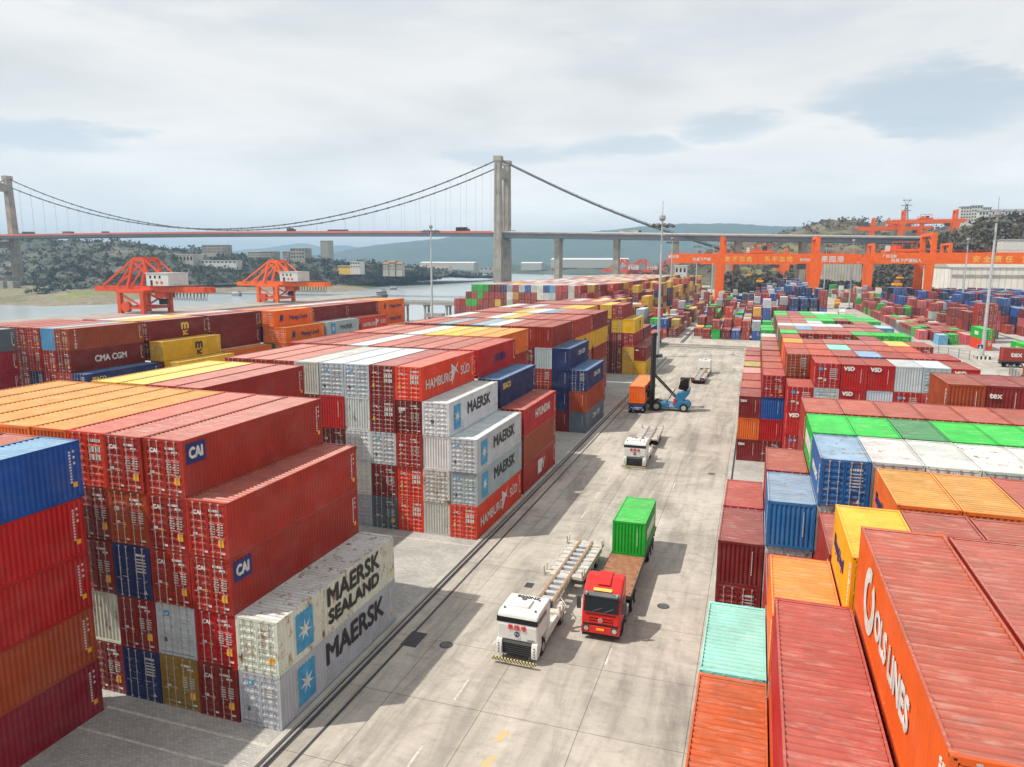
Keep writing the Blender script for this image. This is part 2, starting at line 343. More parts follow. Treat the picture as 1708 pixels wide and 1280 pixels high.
# ------------------------------------------------------------ container templates
CW=2.438
def corr(mb,mat,p,u,w,n,width,height,pitch,depth,fine=True):
    # corrugated sheet: starts at p, runs along u, rises along w, troughs pushed to -n
    p,u,w,n=map(Vector,(p,u,w,n)); k=max(2,int(round(width/pitch))); pt=width/k; prof=[]
    for i in range(k):
        x=i*pt
        prof+=[(x,0),(x+pt*.26,0),(x+pt*.5,-depth),(x+pt*.76,-depth)]
    prof.append((width,0)); b=len(mb.v); mi=mb.mi(mat)
    for x,d in prof:
        a=p+u*x+n*d; mb.v.append(tuple(a)); mb.v.append(tuple(a+w*height))
    for i in range(len(prof)-1):
        q=b+2*i; mb.f.append((q,q+2,q+3,q+1)); mb.m.append(mi)
CP=M['container_paint']; DG=M['dark_gap']; SR=M['steel_rod']
# small painted marks, set on the metal of doors and walls
def marks(mb,kind,h,l,sg):
    y=-l+.012; lw=M['letter_white']; rr=random.Random(3)
    if kind in 'fv':
        if kind=='f':
            for i in range(11): mb.box(-.67,-.62,l-.012,l+.003,h-.55-.13*i,h-.47-.13*i,lw)
        else:
            w=CW/2-.002
            for sx in (-1,1):
                for i in range(11): mb.box(*sorted((sx*(w+.004),sx*(w-.02))),*sorted((sx*(l-.55),sx*(l-.66))),h-.55-.15*i,h-.46-.15*i,lw)
                for i in range(3): mb.box(*sorted((sx*(w+.004),sx*(w-.02))),*sorted((sx*(l-.33),sx*(l-.43))),h-.55-.3*i,h-.43-.3*i,lw)
                mb.box(*sorted((sx*(w+.004),sx*(w-.02))),*sorted((sx*(l-.30),sx*(l-.52))),.62,.86,M['sticker_orange'])
        return
    def strip(x0,x1,z0,z1,m=lw,yy=None):
        if (x0+x1)*sg<0: return
        q=(y if yy is None else yy); mb.box(x0,x1,q-.010,q+.025,z0,z1,m)
    def tri(x0,x1,z0,z1,m):
        if (x0+x1)*sg>0: mb.prism([(x0,z0),(x1,z0),((x0+x1)/2,z1)],y-.010,y+.02,m,'y')
    def line(x,z,w,hh):
        while w>0:
            a=hh*rr.uniform(.45,.75); strip(x,x+a,z,z+hh); x+=a+hh*.28; w-=a+hh*.28
    def common(yel=True):
        line(.15,h-.50,.62,.11); line(.55,h-.68,.3,.1)
        for i in range(5): line(.18,h-1.15-.13*i,.26,.05); line(.62,h-1.15-.13*i,.3,.05)
        if yel: strip(.62,.93,.62,.98,M['sticker_orange'])
        strip(-.85,-.62,h*.38,h*.38+.14); tri(-.42,-.22,h*.36,h*.36+.2,M['sticker_orange'])
        strip(-.25,-.05,.25,.33); strip(.75,1.0,.25,.33)
    if kind=='a': common()
    elif kind=='b': common(False); strip(-.9,-.6,h*.62,h*.62+.2)
    elif kind=='h':
        for i in (0,1):
            for j in (0,1): strip(.2+.42*i,.52+.42*i,h*.5+.42*j,h*.5+.3+.42*j)
        line(.2,h-.5,.7,.16); strip(-.9,-.7,h*.35,h*.35+.3,M['sticker_orange'])
        if sg<0: mb.prism([(-.95,h-.42),(-.62,h-.60),(-.35,h-.48),(-.56,h-.62),(-.38,h-.85),(-.65,h-.68),(-.95,h-.72),(-.72,h-.60)],y-.010,y+.02,lw,'y')
    elif kind=='k':
        strip(-.68,-.40,h-.72,h-.44,M['letter_blue']); strip(-.6,-.48,h-.63,h-.52,lw,y-.006); strip(-.85,-.65,.75,1.0,M['lamp_grey'])
        for i in range(4): line(.2,h-.75-.15*i,.65,.05)
    elif kind=='w': strip(-.45,-.2,h*.38,h*.38+.3,M['letter_black']); strip(-.7,-.35,h*.55,h*.55+.35)
    elif kind=='s':
        strip(-.85,-.5,h-.75,h-.45,M['letter_blue']); strip(-.35,-.15,h-.7,h-.5); strip(-.85,-.5,h*.35,h*.35+.2); strip(-.35,-.1,h*.28,h*.28+.25)
        for i in range(6): line(.2,h-.6-.2*i,.7,.07)
    elif kind=='n':
        for i in range(5): line(.25,h-.75-.17*i,.6,.06)
        line(.25,h-.55,.6,.12); tri(.62,.86,.3,.52,lw)
TPL={}
def ctemplate(L,h):
    key=(L,h)
    if key in TPL: return TPL[key]
    w=CW/2; l=L/2; body=MB()
    # floor, corner posts, rails
    body.box(-w+.03,w-.03,-l+.03,l-.03,.12,.16,DG)
    for sx in (-1,1):
        for sy in (-1,1):
            x0,x1=sorted((sx*w,sx*(w-.13))); y0,y1=sorted((sy*l,sy*(l-.16)))
            body.box(x0,x1,y0,y1,.12,h-.12,CP)
            for z0,z1 in ((0,.118),(h-.118,h)):      # corner castings, slightly proud
                c0,c1=sorted((sx*(w+.004),sx*(w-.165))); d0,d1=sorted((sy*(l+.004),sy*(l-.178)))
                body.box(c0,c1,d0,d1,z0,z1,CP)
                body.box(*sorted((sx*(w+.006),sx*(w-.02))),*sorted((sy*(l-.06),sy*(l-.12))),z0+.035,z1-.035,DG)
                body.box(*sorted((sx*(w-.05),sx*(w-.11))),*sorted((sy*(l+.006),sy*(l-.02))),z0+.035,z1-.035,DG)
        x0,x1=sorted((sx*w,sx*(w-.06)))
        body.box(x0,x1,-l+.178,l-.178,.03,.17,CP); body.box(x0,x1,-l+.178,l-.178,h-.09,h-.006,CP)
        corr(body,CP,(sx*(w-.006),(l-.16) if sx<0 else -l+.16,.17),(0,sx,0),(0,0,1),(sx,0,0),L-.32,h-.26,.278,.04)
    body.box(-w+.165,w-.165,-l,-l+.1,h-.15,h-.008,CP); body.box(-w+.165,w-.165,-l,-l+.12,.02,.16,CP)
    body.box(-w+.165,w-.165,l-.1,l,h-.15,h-.008,CP); body.box(-w+.165,w-.165,l-.1,l,.02,.16,CP)
    corr(body,CP,(w-.13,l-.01,.16),(-1,0,0),(0,0,1),(0,1,0),CW-.26,h-.31,.245,.05)
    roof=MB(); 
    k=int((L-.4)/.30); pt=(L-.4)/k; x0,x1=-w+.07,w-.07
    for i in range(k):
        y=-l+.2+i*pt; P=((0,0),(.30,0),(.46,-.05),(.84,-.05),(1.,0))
        for j,((a,da),(b,db)) in enumerate(zip(P,P[1:])): roof.quad([(x0,y+a*pt,h-.03+da),(x1,y+a*pt,h-.03+da),(x1,y+b*pt,h-.03+db),(x0,y+b*pt,h-.03+db)],M['roof_valley'] if j in (1,2) else CP)  # rib valleys and one slope in a darker, browner mix of the roof colour
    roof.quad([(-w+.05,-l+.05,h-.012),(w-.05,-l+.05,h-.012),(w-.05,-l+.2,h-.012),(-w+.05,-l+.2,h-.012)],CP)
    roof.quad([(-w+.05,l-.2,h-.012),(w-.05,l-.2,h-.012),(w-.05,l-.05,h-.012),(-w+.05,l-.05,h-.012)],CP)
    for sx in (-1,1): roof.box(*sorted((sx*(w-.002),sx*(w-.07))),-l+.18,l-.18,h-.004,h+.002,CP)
    # door leaves: horizontal pressings, hinges, painted marks
    def leaf(sg,kind):
        key=('leaf',L,h,sg,kind)
        if key in TX: return TX[key]
        door=MB(); dz0,dz1=.19,h-.17; H=dz1-dz0; prof=[(0,0)]
        for a in (.10,.25,.40,.55,.70,.85):
            c=dz0+H*a; hh=H*.035
            prof+=[(c-dz0-hh*1.5,0),(c-dz0-hh,.035),(c-dz0+hh,.035),(c-dz0+hh*1.5,0)]
        prof.append((H,0)); DW=1.06; ux=lambda x:sg*(x+.012)
        for (za,da),(zb,db) in zip(prof,prof[1:]):
            P=[(ux(0.06),-l+.02+da,dz0+za),(ux(DW-.06),-l+.02+da,dz0+za),(ux(DW-.06),-l+.02+db,dz0+zb),(ux(0.06),-l+.02+db,dz0+zb)]
            door.quad(P if sg>0 else P[::-1],CP)
        def bx(x0,x1,*r): door.box(*sorted((ux(x0),ux(x1))),*r)
        bx(0,.06,-l+.005,-l+.05,dz0,dz1,CP); bx(DW-.06,DW,-l+.005,-l+.05,dz0,dz1,CP)
        bx(DW,DW+.02,-l+.03,-l+.05,dz0,dz1,DG)
        for z in (.2,.5,.8,.97): bx(DW-.03,DW+.04,-l-.008,-l+.02,dz0+H*z-.09,dz0+H*z,CP)
        marks(door,kind,h,l,sg)
        me=door.mesh('door'); TX[key]=me; return me
    dz0,dz1=.19,h-.17; H=dz1-dz0
    rods=MB()
    for x in (.30,.76):
        rods.tube([(x,-l-.03,.08),(x,-l-.03,h-.06)],.02,SR,6)
        for z in (.11,h-.1): rods.box(x-.05,x+.05,-l-.045,-l,z-.035,z+.035,SR)
        for z in (.3,.55,.78): rods.box(x-.04,x+.04,-l-.05,-l+.02,dz0+H*z-.03,dz0+H*z+.02,SR)
    rods.box(.30,.62,-l-.06,-l-.045,h*.40,h*.40+.03,SR); rods.box(.76,1.0,-l-.06,-l-.045,h*.36,h*.36+.03,SR)
    marks(body,'f',h,l,0); marks(body,'v',h,l,0)
    t={'body':body.mesh('shipping_container'),'roof':roof.mesh('roof'),'leaf':leaf,'rod':rods.mesh('lock_rods'),'mb':(body,roof)}
    TPL[key]=t; return t
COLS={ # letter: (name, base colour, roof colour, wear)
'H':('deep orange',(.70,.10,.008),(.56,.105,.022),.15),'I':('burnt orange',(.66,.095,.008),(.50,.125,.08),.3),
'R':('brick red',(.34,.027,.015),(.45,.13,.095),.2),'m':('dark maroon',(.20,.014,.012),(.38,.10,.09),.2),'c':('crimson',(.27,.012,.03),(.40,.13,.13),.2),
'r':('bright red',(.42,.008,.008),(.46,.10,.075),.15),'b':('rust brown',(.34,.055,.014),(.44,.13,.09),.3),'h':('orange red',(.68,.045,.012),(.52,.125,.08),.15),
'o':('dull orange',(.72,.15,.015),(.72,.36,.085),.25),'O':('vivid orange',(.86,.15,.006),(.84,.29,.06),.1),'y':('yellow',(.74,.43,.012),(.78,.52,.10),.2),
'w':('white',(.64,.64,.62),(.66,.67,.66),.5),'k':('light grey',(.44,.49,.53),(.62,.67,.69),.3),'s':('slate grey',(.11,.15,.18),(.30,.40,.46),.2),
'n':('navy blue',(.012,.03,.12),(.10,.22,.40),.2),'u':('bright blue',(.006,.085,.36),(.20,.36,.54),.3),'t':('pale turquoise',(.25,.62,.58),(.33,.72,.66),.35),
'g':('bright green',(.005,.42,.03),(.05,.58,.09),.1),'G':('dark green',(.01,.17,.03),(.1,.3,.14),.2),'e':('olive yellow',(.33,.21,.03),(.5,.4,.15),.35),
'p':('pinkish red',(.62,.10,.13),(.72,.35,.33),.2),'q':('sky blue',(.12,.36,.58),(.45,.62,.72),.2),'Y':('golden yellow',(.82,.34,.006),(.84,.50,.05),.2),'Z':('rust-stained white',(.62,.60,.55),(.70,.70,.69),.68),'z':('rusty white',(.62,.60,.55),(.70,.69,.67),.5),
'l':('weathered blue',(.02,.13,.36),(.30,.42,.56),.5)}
TIER=['bottom','second','third','fourth','fifth','sixth']; ORD=['first','second','third','fourth','fifth','sixth','seventh','eighth','ninth','tenth','eleventh','twelfth','thirteenth','fourteenth','fifteenth','sixteenth','seventeenth','eighteenth','nineteenth','twentieth','twenty-first','twenty-second','twenty-third','twenty-fourth','twenty-fifth','twenty-sixth','twenty-seventh','twenty-eighth','twenty-ninth','thirtieth']+['outer']*30
BOX=[]   # every container: dict
def add(x0,y0,z0,L,h,code,end='d',label='',cat=''):
    d=dict(x=x0+CW/2,y=y0+L/2,z=z0,L=L,h=h,c=code,e=end,place=label,logo=[],mk=None); BOX.append(d); return d
def stack(x0,y0,L,h,codes,place,nth,reg=None,key=None):
    """codes bottom to top; ' after a letter = plain end wall faces the roadway end"""
    out=[];i=0;z=0
    while i<len(codes):
        c=codes[i]; e='d'
        if i+1<len(codes) and codes[i+1]=="'": e='f'; i+=1
        i+=1
        if c=='.': z+=h; out.append(None); continue
        n=len(out); d=add(x0,y0,z,L,h,c,e); d['ti']=n; d['nth']=nth; d['place']=place; out.append(d); z+=h
    for d in out:
        if d: d['nt']=len(out)
    for d in out:
        if d: d['slot']=key[0]
    FIRST[key[0]]=min(FIRST.get(key[0],99),nth)
    if reg is not None: reg[key]=out
    return out
REG={}; FIRST={}
def slot(name,X,Y,L,h,first,text,place,s=2.482,sgn=-1):
    for j,c in enumerate(text.split()):
        k=first+j; x0=X-CW-s*k if sgn<0 else X+s*k
        if c!='-': stack(x0,Y,L,h,c,place,k,REG,(name,k))
LF=12.192; TW=6.058; HC=2.9; ST=2.6
# left strip beside the roadway, counted from the roadway outwards
slot('A0',0,-13.6,LF,HC,4,"cbrru rrrrR RRRRR RRRRR","nearest left block")
slot('A1',0,0,LF,HC,0,"kZ mrRR ekRRR nmnbR mz'mmh Rmm'Ro' mRRRo' RRRRo' RRRRo' RRRRo' RRRRo'","front left block")
slot('A1b',0,12.75,LF,HC,6,"RRRRR RRRRR RRRRy RRRRy","rear of the front left block")
slot('A2',0,27.1,LF,HC,0,"hkk z'Zw'w hhRmh smkmm kwww'k mmmr'k Rmmmz' RmRmR RmRRR RRmRR","second left block")
slot('A3',0,40.2,LF,HC,0,"Rbr mmmn mRmmr mRRRR RRmRR mRRRR RRmRR RRRRk RRRmR RRRrr' RRRrr'","third left block")
slot('A4',0,53.4,LF,HC,3,"RRRRo RRRRo RRRRy RRRRy RmRRw RRmmR RRRRR RRRRh","fourth left block")
slot('A5',0,68.6,LF,HC,0,"s'b'n m'n'n'n' mRRk'R' mRRmR' RmRRR RRRRk RRRRs RRRRR RRRRs RRRRR RRRRR","fifth left block")
slot('A6',0,82.,LF,HC,1,"R mRRyR RRRyR RRRmR RRRRR RRRRy RRRRw RRRRR RRRRR RRRRk","sixth left block")
slot('A7',0,96.,LF,HC,2,"RRRym mRRyR RRRRR mRRRs RRRRk RRRRy RRRRR RRRRR RRRRR","seventh left block")
slot('A8',0,110.,LF,HC,4,"RRRRy RRRRy RmRRR RRRRR RRRRk RRRRR RRRRw","eighth left block")
slot('A9',0,124.9,LF,HC,0,"y'm' yyry' mmmyR mmmmy ymmyR yymyR mRRRR RRRRR RRRRR RRRRR","yellow and maroon left block")
slot('A10',0,138.3,LF,HC,1,"yRm RmR RRRR RRRRR RRRRy RRRRR RRRRw RRRRR","last left block before the cross road")
# waterside strip
def bslot(name,Y,first,text,place): slot(name,-63.,Y,LF,HC,first,text,place)
bslot('B0',30.0,3,"mmccs mmmmR mmmmR mmmRR mmmmm","waterside block cut by the frame")
bslot('B1',43.6,-1,"mmn mmRmb mmRRq' mmnRR mmmmR mmmmR RRRRR RRRRR","first waterside block")
bslot('B2',56.8,-2,"mmy mmmy mmmmm mmmmy mmmmy mmmmk mmRRR","second waterside block")
bslot('B3',69.9,-1,"mmo mmomm mmmmm mmmmk RRRRR","third waterside block")
bslot('B4',83.0,-3,"mmG mmoO mmGOO mmmnm RRRRO RRRRR","fourth waterside block")
bslot('B5',96.1,-2,"mmkk mmmmm RRRRR RRRRw RRRRR","fifth waterside block")
bslot('B6',109.2,-2,"mmkh mmmmm RRRRR RRRRw RRRRR","sixth waterside block")
bslot('B7',122.3,-2,"mmO mmmOO RRRRo RRRRo RRRRR","last waterside block")
# right strip: twenty-footers in pairs, two per forty-foot bay
RX=20.0
def rslot(name,Y,first,text,place,L=TW,h=ST,s=2.50): slot(name,RX,Y,L,h,first,text,place,s,1)
rslot('C0',-14.2,2,"IRRRI RRRRR RRRRR RRRRR",'nearest right block',LF,HC,2.53)
rslot('C0b',-14.2,1,"IRIr",'nearest right block',LF,HC,2.5)
rslot('C0c',-13.4,0,"mRH",'nearest right block',LF,ST,2.5)
rslot('C1',-1.0,0,"mRt mnwO mRRRY mRRRR mRRRR mRRRR mRRRR",'second right row')
rslot('C1b',5.75,0,"- mRR RRRR RRRRo' RRRRo' RRRRR RRRRR",'third right row')
rslot('C2',12.95,0,"rmm' nwwl' mRh'w'l mRRRz mRRRw mRRRw mRRRw mRRRw",'fourth right row')
rslot('C2b',19.35,0,"mmr mRRR mRRRg mRRRg mRRRG mRRRg mRRRg mRRRg mRRRg",'fifth right row')
rslot('C3',25.95,2,"mRRRR mRRRR mRRRR mRRRR mRRRR mRRRR mRRRR mRRRR",'sixth right row')
rslot('C4',32.5,6,"mRRRb' mRRRm' mRRRm'",'seventh right row',TW,HC)
rslot('C5',53.5,2,"mrr'r mRRkr mRRr'r' mRRk'r' mRRrk' mRRrk mRRRr'",'eighth right row')
rslot('C6',61.0,0,"m'o'm' mr'u'r mRRRb hRRRh RRRRR RRRRl RRRRr' RRRRr RRRRr'",'ninth right row')
rslot('C7',67.4,0,"mmR mRRR RRRRh RRRRh RRRRt RRRRR RRRRh RRRRh",'tenth right row')
rslot('C8',74.1,0,"mmR mRRR RRRRo RRRRR RRRRR RRRRR RRRRR RRRRy RRRRR",'eleventh right row')
rslot('C9',80.6,0,"mmp mRRR RRRRR RRRR RRRm' RRRm' RRRRm RRRg RRRg",'twelfth right row')
rslot('C10',88.,0,"mme mRRR RRRRg RRRRR RRRRR RRRRR RRRRg RRRRg RRRRg",'thirteenth right row')
rslot('C11',94.6,0,"mRR mRRR RRRRR RRRRu RRRRR RRRRR RRRRR RRRRR",'fourteenth right row')
rslot('C12',102.,0,"mRR mRRR RRRRw RRRRw RRRRk RRRRk RRRRR RRRRR RRRRq",'fifteenth right row')
rslot('C13',108.8,0,"mRm mRRw RRRRR RRRRR RRRRk RRRR RRRR RRRRR",'sixteenth right row')
rslot('C14',115.6,0,"mR mR RRRRR RRRRR RRRRg RRRRg RRRRm RRRRg RRRRg",'seventeenth right row')
rslot('C15',122.4,1,"gggg RRRRR RRRRR RRRRR RRRRg RRRRg RRRRg RRRRg",'eighteenth right row')
rslot('C16',129.2,1,"gggg RRRRg RRRRm RRRRg RRRRg RRRRg RRRRg",'nineteenth right row')
rslot('C17',136.2,2,"RRRRg RRRRR RRRRg RRRRk RRRRk",'twentieth right row')
# far left yard beyond the cross road
fr=["RRR","RRR'","RRgm","mRgRg","gmRgg","mRRRg'".replace("'",''),"mRRrm","RRyRm","RRRRn","Rhwwk","RRRyR","wwRRw","wwRRu","uwRRw","RRRww","RRRwu","RRRwq","RRRRh","RRRRR","RRRww","RRRRR","RRRR","RRR","RR"]
frng=random.Random(11)
fr=[f.replace('y','y') for f in fr]
for j,c in enumerate(fr): 
    stack(-96.0+2.52*j,250,LF,HC,c,'first row of far left yard',j,REG,('F0',j))
for i in range(1,23):
    y=250+13.3*i
    for j in range(3,31):
        if j>22 and frng.random()<.25: continue
        top=5 if j<24 else frng.choice([2,3,4]) if j<27 else frng.choice([3,4,5])
        pal='RRRRRmmwwoykk' if j<23 else 'yyyyyRmmrhn'
        stack(-96.0+2.52*j,y,LF,HC,''.join(frng.choice(pal) for _ in range(top)),f'{ORD[i]} row of far left yard',j,REG,('F%d'%i,j))
# stacks by the far roadside, yellow and maroon
for i,y in enumerate((165,179,206,220,234)):
    for j in range(0,7):
        x=-30+2.52*j
        if y<200 and j>4: continue
        top=frng.choice([2,3,3,4]) if j<6 else frng.choice([1,2,3])
        stack(x,y,LF,HC,''.join(frng.choice('RRmmyywhyk') for _ in range(top)),f'{ORD[i]} row by far roadside',j,REG,('S%d'%i,j))
# middle yard behind the railing
mid=[("n'g'","- "),]
drng=random.Random(5)
front={-3:"ng",-2:"hu",-1:"m",2:"R'",3:"g'R",4:"m'",5:"u",6:"RR",7:"uk",8:"ug",9:"kR",10:"gg"}
for k,c in front.items(): stack(3.0*k-1.5 if k<0 else 1.0+2.95*k-1.2,206.5,TW,HC,c,'first row of middle yard',k+3,REG,('D0',k))
for i in range(1,34):
    y=206.5+7.1*i
    for k in list(range(-3,0))+list(range(1,15)):
        x=3.0*k-1.5 if k<0 else 1.0+2.95*k-1.2
        if 25.<i<27 and k>0: continue
        p_=.82
        if drng.random()>p_: continue
        if k>=11: top=drng.choice([3,4,4,5]) if i>3 else 1; pal='uunnusR'
        elif k>=8: top=drng.choice([1,2,3,4]); pal='uunsRRrwmk'
        else: top=drng.choice([1,1,1,2,2,3]) ; pal='RRRmmrwkunghRy'
        if i<3 and 0<k<11: top=min(top,drng.choice([1,1,2]))
        if i>14: pal=pal+'uuww'
        stack(x,y,TW,HC if top>2 else ST,''.join(drng.choice(pal) for _ in range(top)),f'{ORD[min(i,20)]} row of middle yard',k+3,REG,('D%d'%i,k))
# right yard behind the diagonal fence
erng=random.Random(21)
for i in range(0,26):
    y=214+7.2*i
    for k in range(0,26):
        x=70+2.62*k
        if 97<x+CW/2<101: continue
        if y<232 and 84<x: continue
        if y<245 and x>92: continue
        if erng.random()>.86: continue
        far=(x-70)/60+(y-214)/220
        if x<82: top=1 if y<300 else erng.choice([1,1,2]); pal='RRRRpmwgR'
        elif far<.75: top=erng.choice([1,1,2,3]); pal='RRmRprGkb'
        else: top=erng.choice([2,3,3,4,4]); pal='uuuunnsRRr'
        stack(x,y,TW,HC,''.join(erng.choice(pal) for _ in range(top)),f'{ORD[i]} row of right yard',k,REG,('E%d'%i,k))
for ei,(x,y,c,L) in enumerate(sorted(((84.,222,"RRRR",TW),(86.6,222,"RRRR",TW),(80.0,200,"hg",LF),(86.8,188,"g",LF),(72.,212,"q",TW),(69.5,226,"p",TW),(79.5,214.,"p",LF),(82.1,214,"p",LF),(108,236,"Rn",LF),(104,258,"nnu",LF),(106.8,258,"nuu",LF),(112,262,"uuuh",LF)))):
    # clear what stands there, then place the recognisable stack
    BOX[:]=[b for b in BOX if not (abs(b['x']-(x+CW/2))<2.44 and abs(b['y']-(y+L/2))<(b['L']+L)/2)]
    stack(x,y,L,HC,c,'loose stacks in right yard',ei,REG,('EX',int(x*10+y)))
for i in range(0,14):
    for k in range(0,9):
        if erng.random()<.7: stack(70+2.7*k,455+7.5*i,TW,HC,''.join(erng.choice('uRrwkygR') for _ in range(erng.choice([1,2,2,3]))),f'{ORD[i]} row of farthest right yard',k,REG,('H%d'%i,k))
# ------------------------------------------------------------ logos (lettering) on chosen containers
def LG(slotk,tier,*specs):
    d=REG[slotk][tier]
    if d: d['logo']+=list(specs)
    return d
# spec: (text,size,mat,face,along(0..1 from near end),height frac, kwargs)
CAI=('plate',1.35,1.05,'letter_navy','+x',.075,.74); CAIT=('CAI',.76,'letter_white','+x',.075,.735,dict(bold=.03,sx=.8))
LG(('A1',2),4,CAI,CAIT); LG(('A1',1),2,CAI,CAIT)
for k,t in ((1,0),(1,1),(1,2),(1,3),(2,2),(2,3),(2,4),(3,4)): LG(('A1',k),t,('CAI',.30,'letter_white','-y',.30,.80,dict(bold=.012)))
for k,t in ((1,0),(1,1),(1,2),(1,3),(2,2),(2,3),(2,4),(3,4),(4,0),(4,2)): REG[('A1',k)][t]['mk']='a'
STAR=('star','+x',.18,.5)
LG(('A1',0),0,('star','+x',.185,.5),('MAERSK',1.75,'letter_black','+x',.60,.62,dict(bold=.045,sx=1.02)))
LG(('A1',0),1,('star','+x',.185,.5),('MAERSK',1.45,'letter_black','+x',.60,.72,dict(bold=.045,sx=1.1)),('SEALAND',1.1,'letter_black','+x',.60,.32,dict(bold=.045,sx=1.2)))
for k,t in ((0,1),(0,2),(1,3)): LG(('A2',k),t,('star','+x',.15,.5),('MAERSK',1.45,'letter_black','+x',.58,.58,dict(bold=.035,sx=1.1)))
HS=[('HAMBURG',1.2,'letter_white','+x',.30,.42,dict(bold=.012,sx=1.0)),('bird','+x',.60,.5),('SÜD',1.2,'letter_white','+x',.80,.5,dict(bold=.012))]
LG(('A2',0),0,*HS); LG(('A2',2),4,*HS)
LG(('A2',2),3,('tex',.5,'letter_white','-y',.25,.75,dict(bold=.02)))
for k,t in ((0,0),(2,4),(2,0),(2,1),(3,3),(3,4)): REG[('A2',k)][t]['mk']='h'
LG(('A3',0),2,('HYUNDAI',1.25,'letter_white','+x',.55,.58,dict(bold=.03)))
LG(('A3',0),0,('W',1.7,'letter_white','+x',.55,.5,dict(bold=.03)),('plate',1.5,1.5,'letter_white','+x',.48,.5))
LG(('A3',1),3,('SEACO',.8,'letter_yellow','+x',.16,.72,dict(bold=.02)))
LG(('A3',2),4,('HANJIN',1.1,'letter_navy','+x',.55,.5,dict(bold=.02)))
LG(('A5',0),0,('CMA CGM',1.0,'letter_white','+x',.55,.55,dict(bold=.02)))
LG(('A5',0),2,('CMA CGM',.9,'letter_white','+x',.55,.6,dict(bold=.02)))
LG(('A5',1),3,('CMA CGM',.9,'letter_white','+x',.6,.6,dict(bold=.02)))
MSC=lambda m:[('m',2.0,m,'+x',.60,.66,dict(bold=.07,sx=1.1)),('SC',.95,m,'+x',.60,.22,dict(bold=.05))]
LG(('A6',2),3,*MSC('letter_black')); LG(('A9',1),3,*MSC('letter_black')); LG(('A9',1),0,*MSC('letter_black')); LG(('A9',0),1,('tex',.5,'letter_white','-y',.25,.8,dict(bold=.02)))
LG(('B1',0),4,('T\nR\nI\nT\nO\nN',.42,'letter_white','+x',.08,.5,dict(bold=.02)))
LG(('B1',0),3,('CMA CGM',1.15,'letter_white','+x',.52,.5,dict(bold=.04)))
LG(('B1',-1),2,('SEACO',.7,'letter_yellow','+x',.16,.72,dict(bold=.02)))
LG(('B2',0),4,*MSC('letter_yellow')); LG(('B2',-1),3,*MSC('letter_black'))
HL=[('blot','+x',.2,.5),('Hapag-Lloyd',1.15,'letter_navy','+x',.62,.5,dict(bold=.02))]
LG(('B4',-1),4-0,*HL) if len(REG[('B4',-1)])>4 else None
for key,t in ((('B4',-1),4),(('B4',-2),3),(('B7',-1),4),(('B7',-1),3)):
    if len(REG[key])>t and REG[key][t] and not REG[key][t]['logo']: LG(key,t,*HL)
LG(('B5',-2),2,('star','+x',.2,.5),('MAERSK',1.3,'letter_black','+x',.6,.5,dict(bold=.01)))
if len(REG[('B5',-2)])>3: LG(('B5',-2),3,('star','+x',.2,.5),('MAERSK',1.3,'letter_black','+x',.6,.5,dict(bold=.01)))
if len(REG[('B6',-2)])>3: LG(('B6',-2),3,*HS)
LG(('B4',-3),2,('U',1.0,'letter_white','+x',.45,.5,dict(bold=.05)))
LG(('B0',3),4,('S',1.2,'letter_white','+x',.72,.55,dict(bold=.05)))
# right side
LG(('C0',2),4,('OLS LINES',1.15,'letter_white','-x',.47,.50,dict(bold=.03,sx=.95)),('ring','-x',.77,.52),('CAI',.4,'letter_white','-y',.85,.93,dict(bold=.02)))
for k,t in ((1,3),): LG(('C0',k),t) if ('C0',k) in REG else None
HLx=[('Hapag-Lloyd',.75,'letter_navy','-x',.62,.5,dict(bold=.02,sx=.85))]
LG(('C1',2),4,*HLx); LG(('C1b',3),4,*HLx)
LG(('C2b',2),4,('plate',4.6,.9,'letter_white','-x',.5,.5))
LG(('C2',2),4,('KIEN HUNG',.62,'letter_white','-x',.5,.45,dict(bold=.02)))
for k,t in ((0,2),(0,0)): LG(('C6',k),t,('tex',.55,'letter_white','-y',.22,.8,dict(bold=.02)))
for key,t in ((('C5',4),4),(('C5',5),4),(('C5',8),4),(('C5',4),3),(('C5',2),2)):
    if key in REG and len(REG[key])>t and REG[key][t]: LG(key,t,('VSD',.55,'letter_white','-y',.30,.82,dict(bold=.03)))
LG(('C4',7),4,('tex',.6,'letter_white','-y',.25,.75,dict(bold=.02)))
for key,t in ((('C6',6),4),(('C6',8),4)):
    if key in REG and len(REG[key])>t and REG[key][t]: LG(key,t,('disc','-y',.5,.35))
LG(('C9',5),3,('tex',.55,'letter_white','-y',.3,.7,dict(bold=.02))) if ('C9',5) in REG and len(REG[('C9',5)])>3 else None
for b in BOX:
    if b['c']=='g' and 185<b['y']<210 and b['x']>78: b['logo'].append(('plate',3.8,1.0,'letter_white','-x',.5,.5))
for k in ('C4','C5'):
    for (n,kk),v in REG.items():
        if n==k:
            for d in v:
                if d and d['c'] in 'rR' and d['e']=='d': d['mk']='s'
MKMAP={'k':'k','w':'w','z':'w','n':'n','u':'n','l':'n','h':'h','q':'n'}
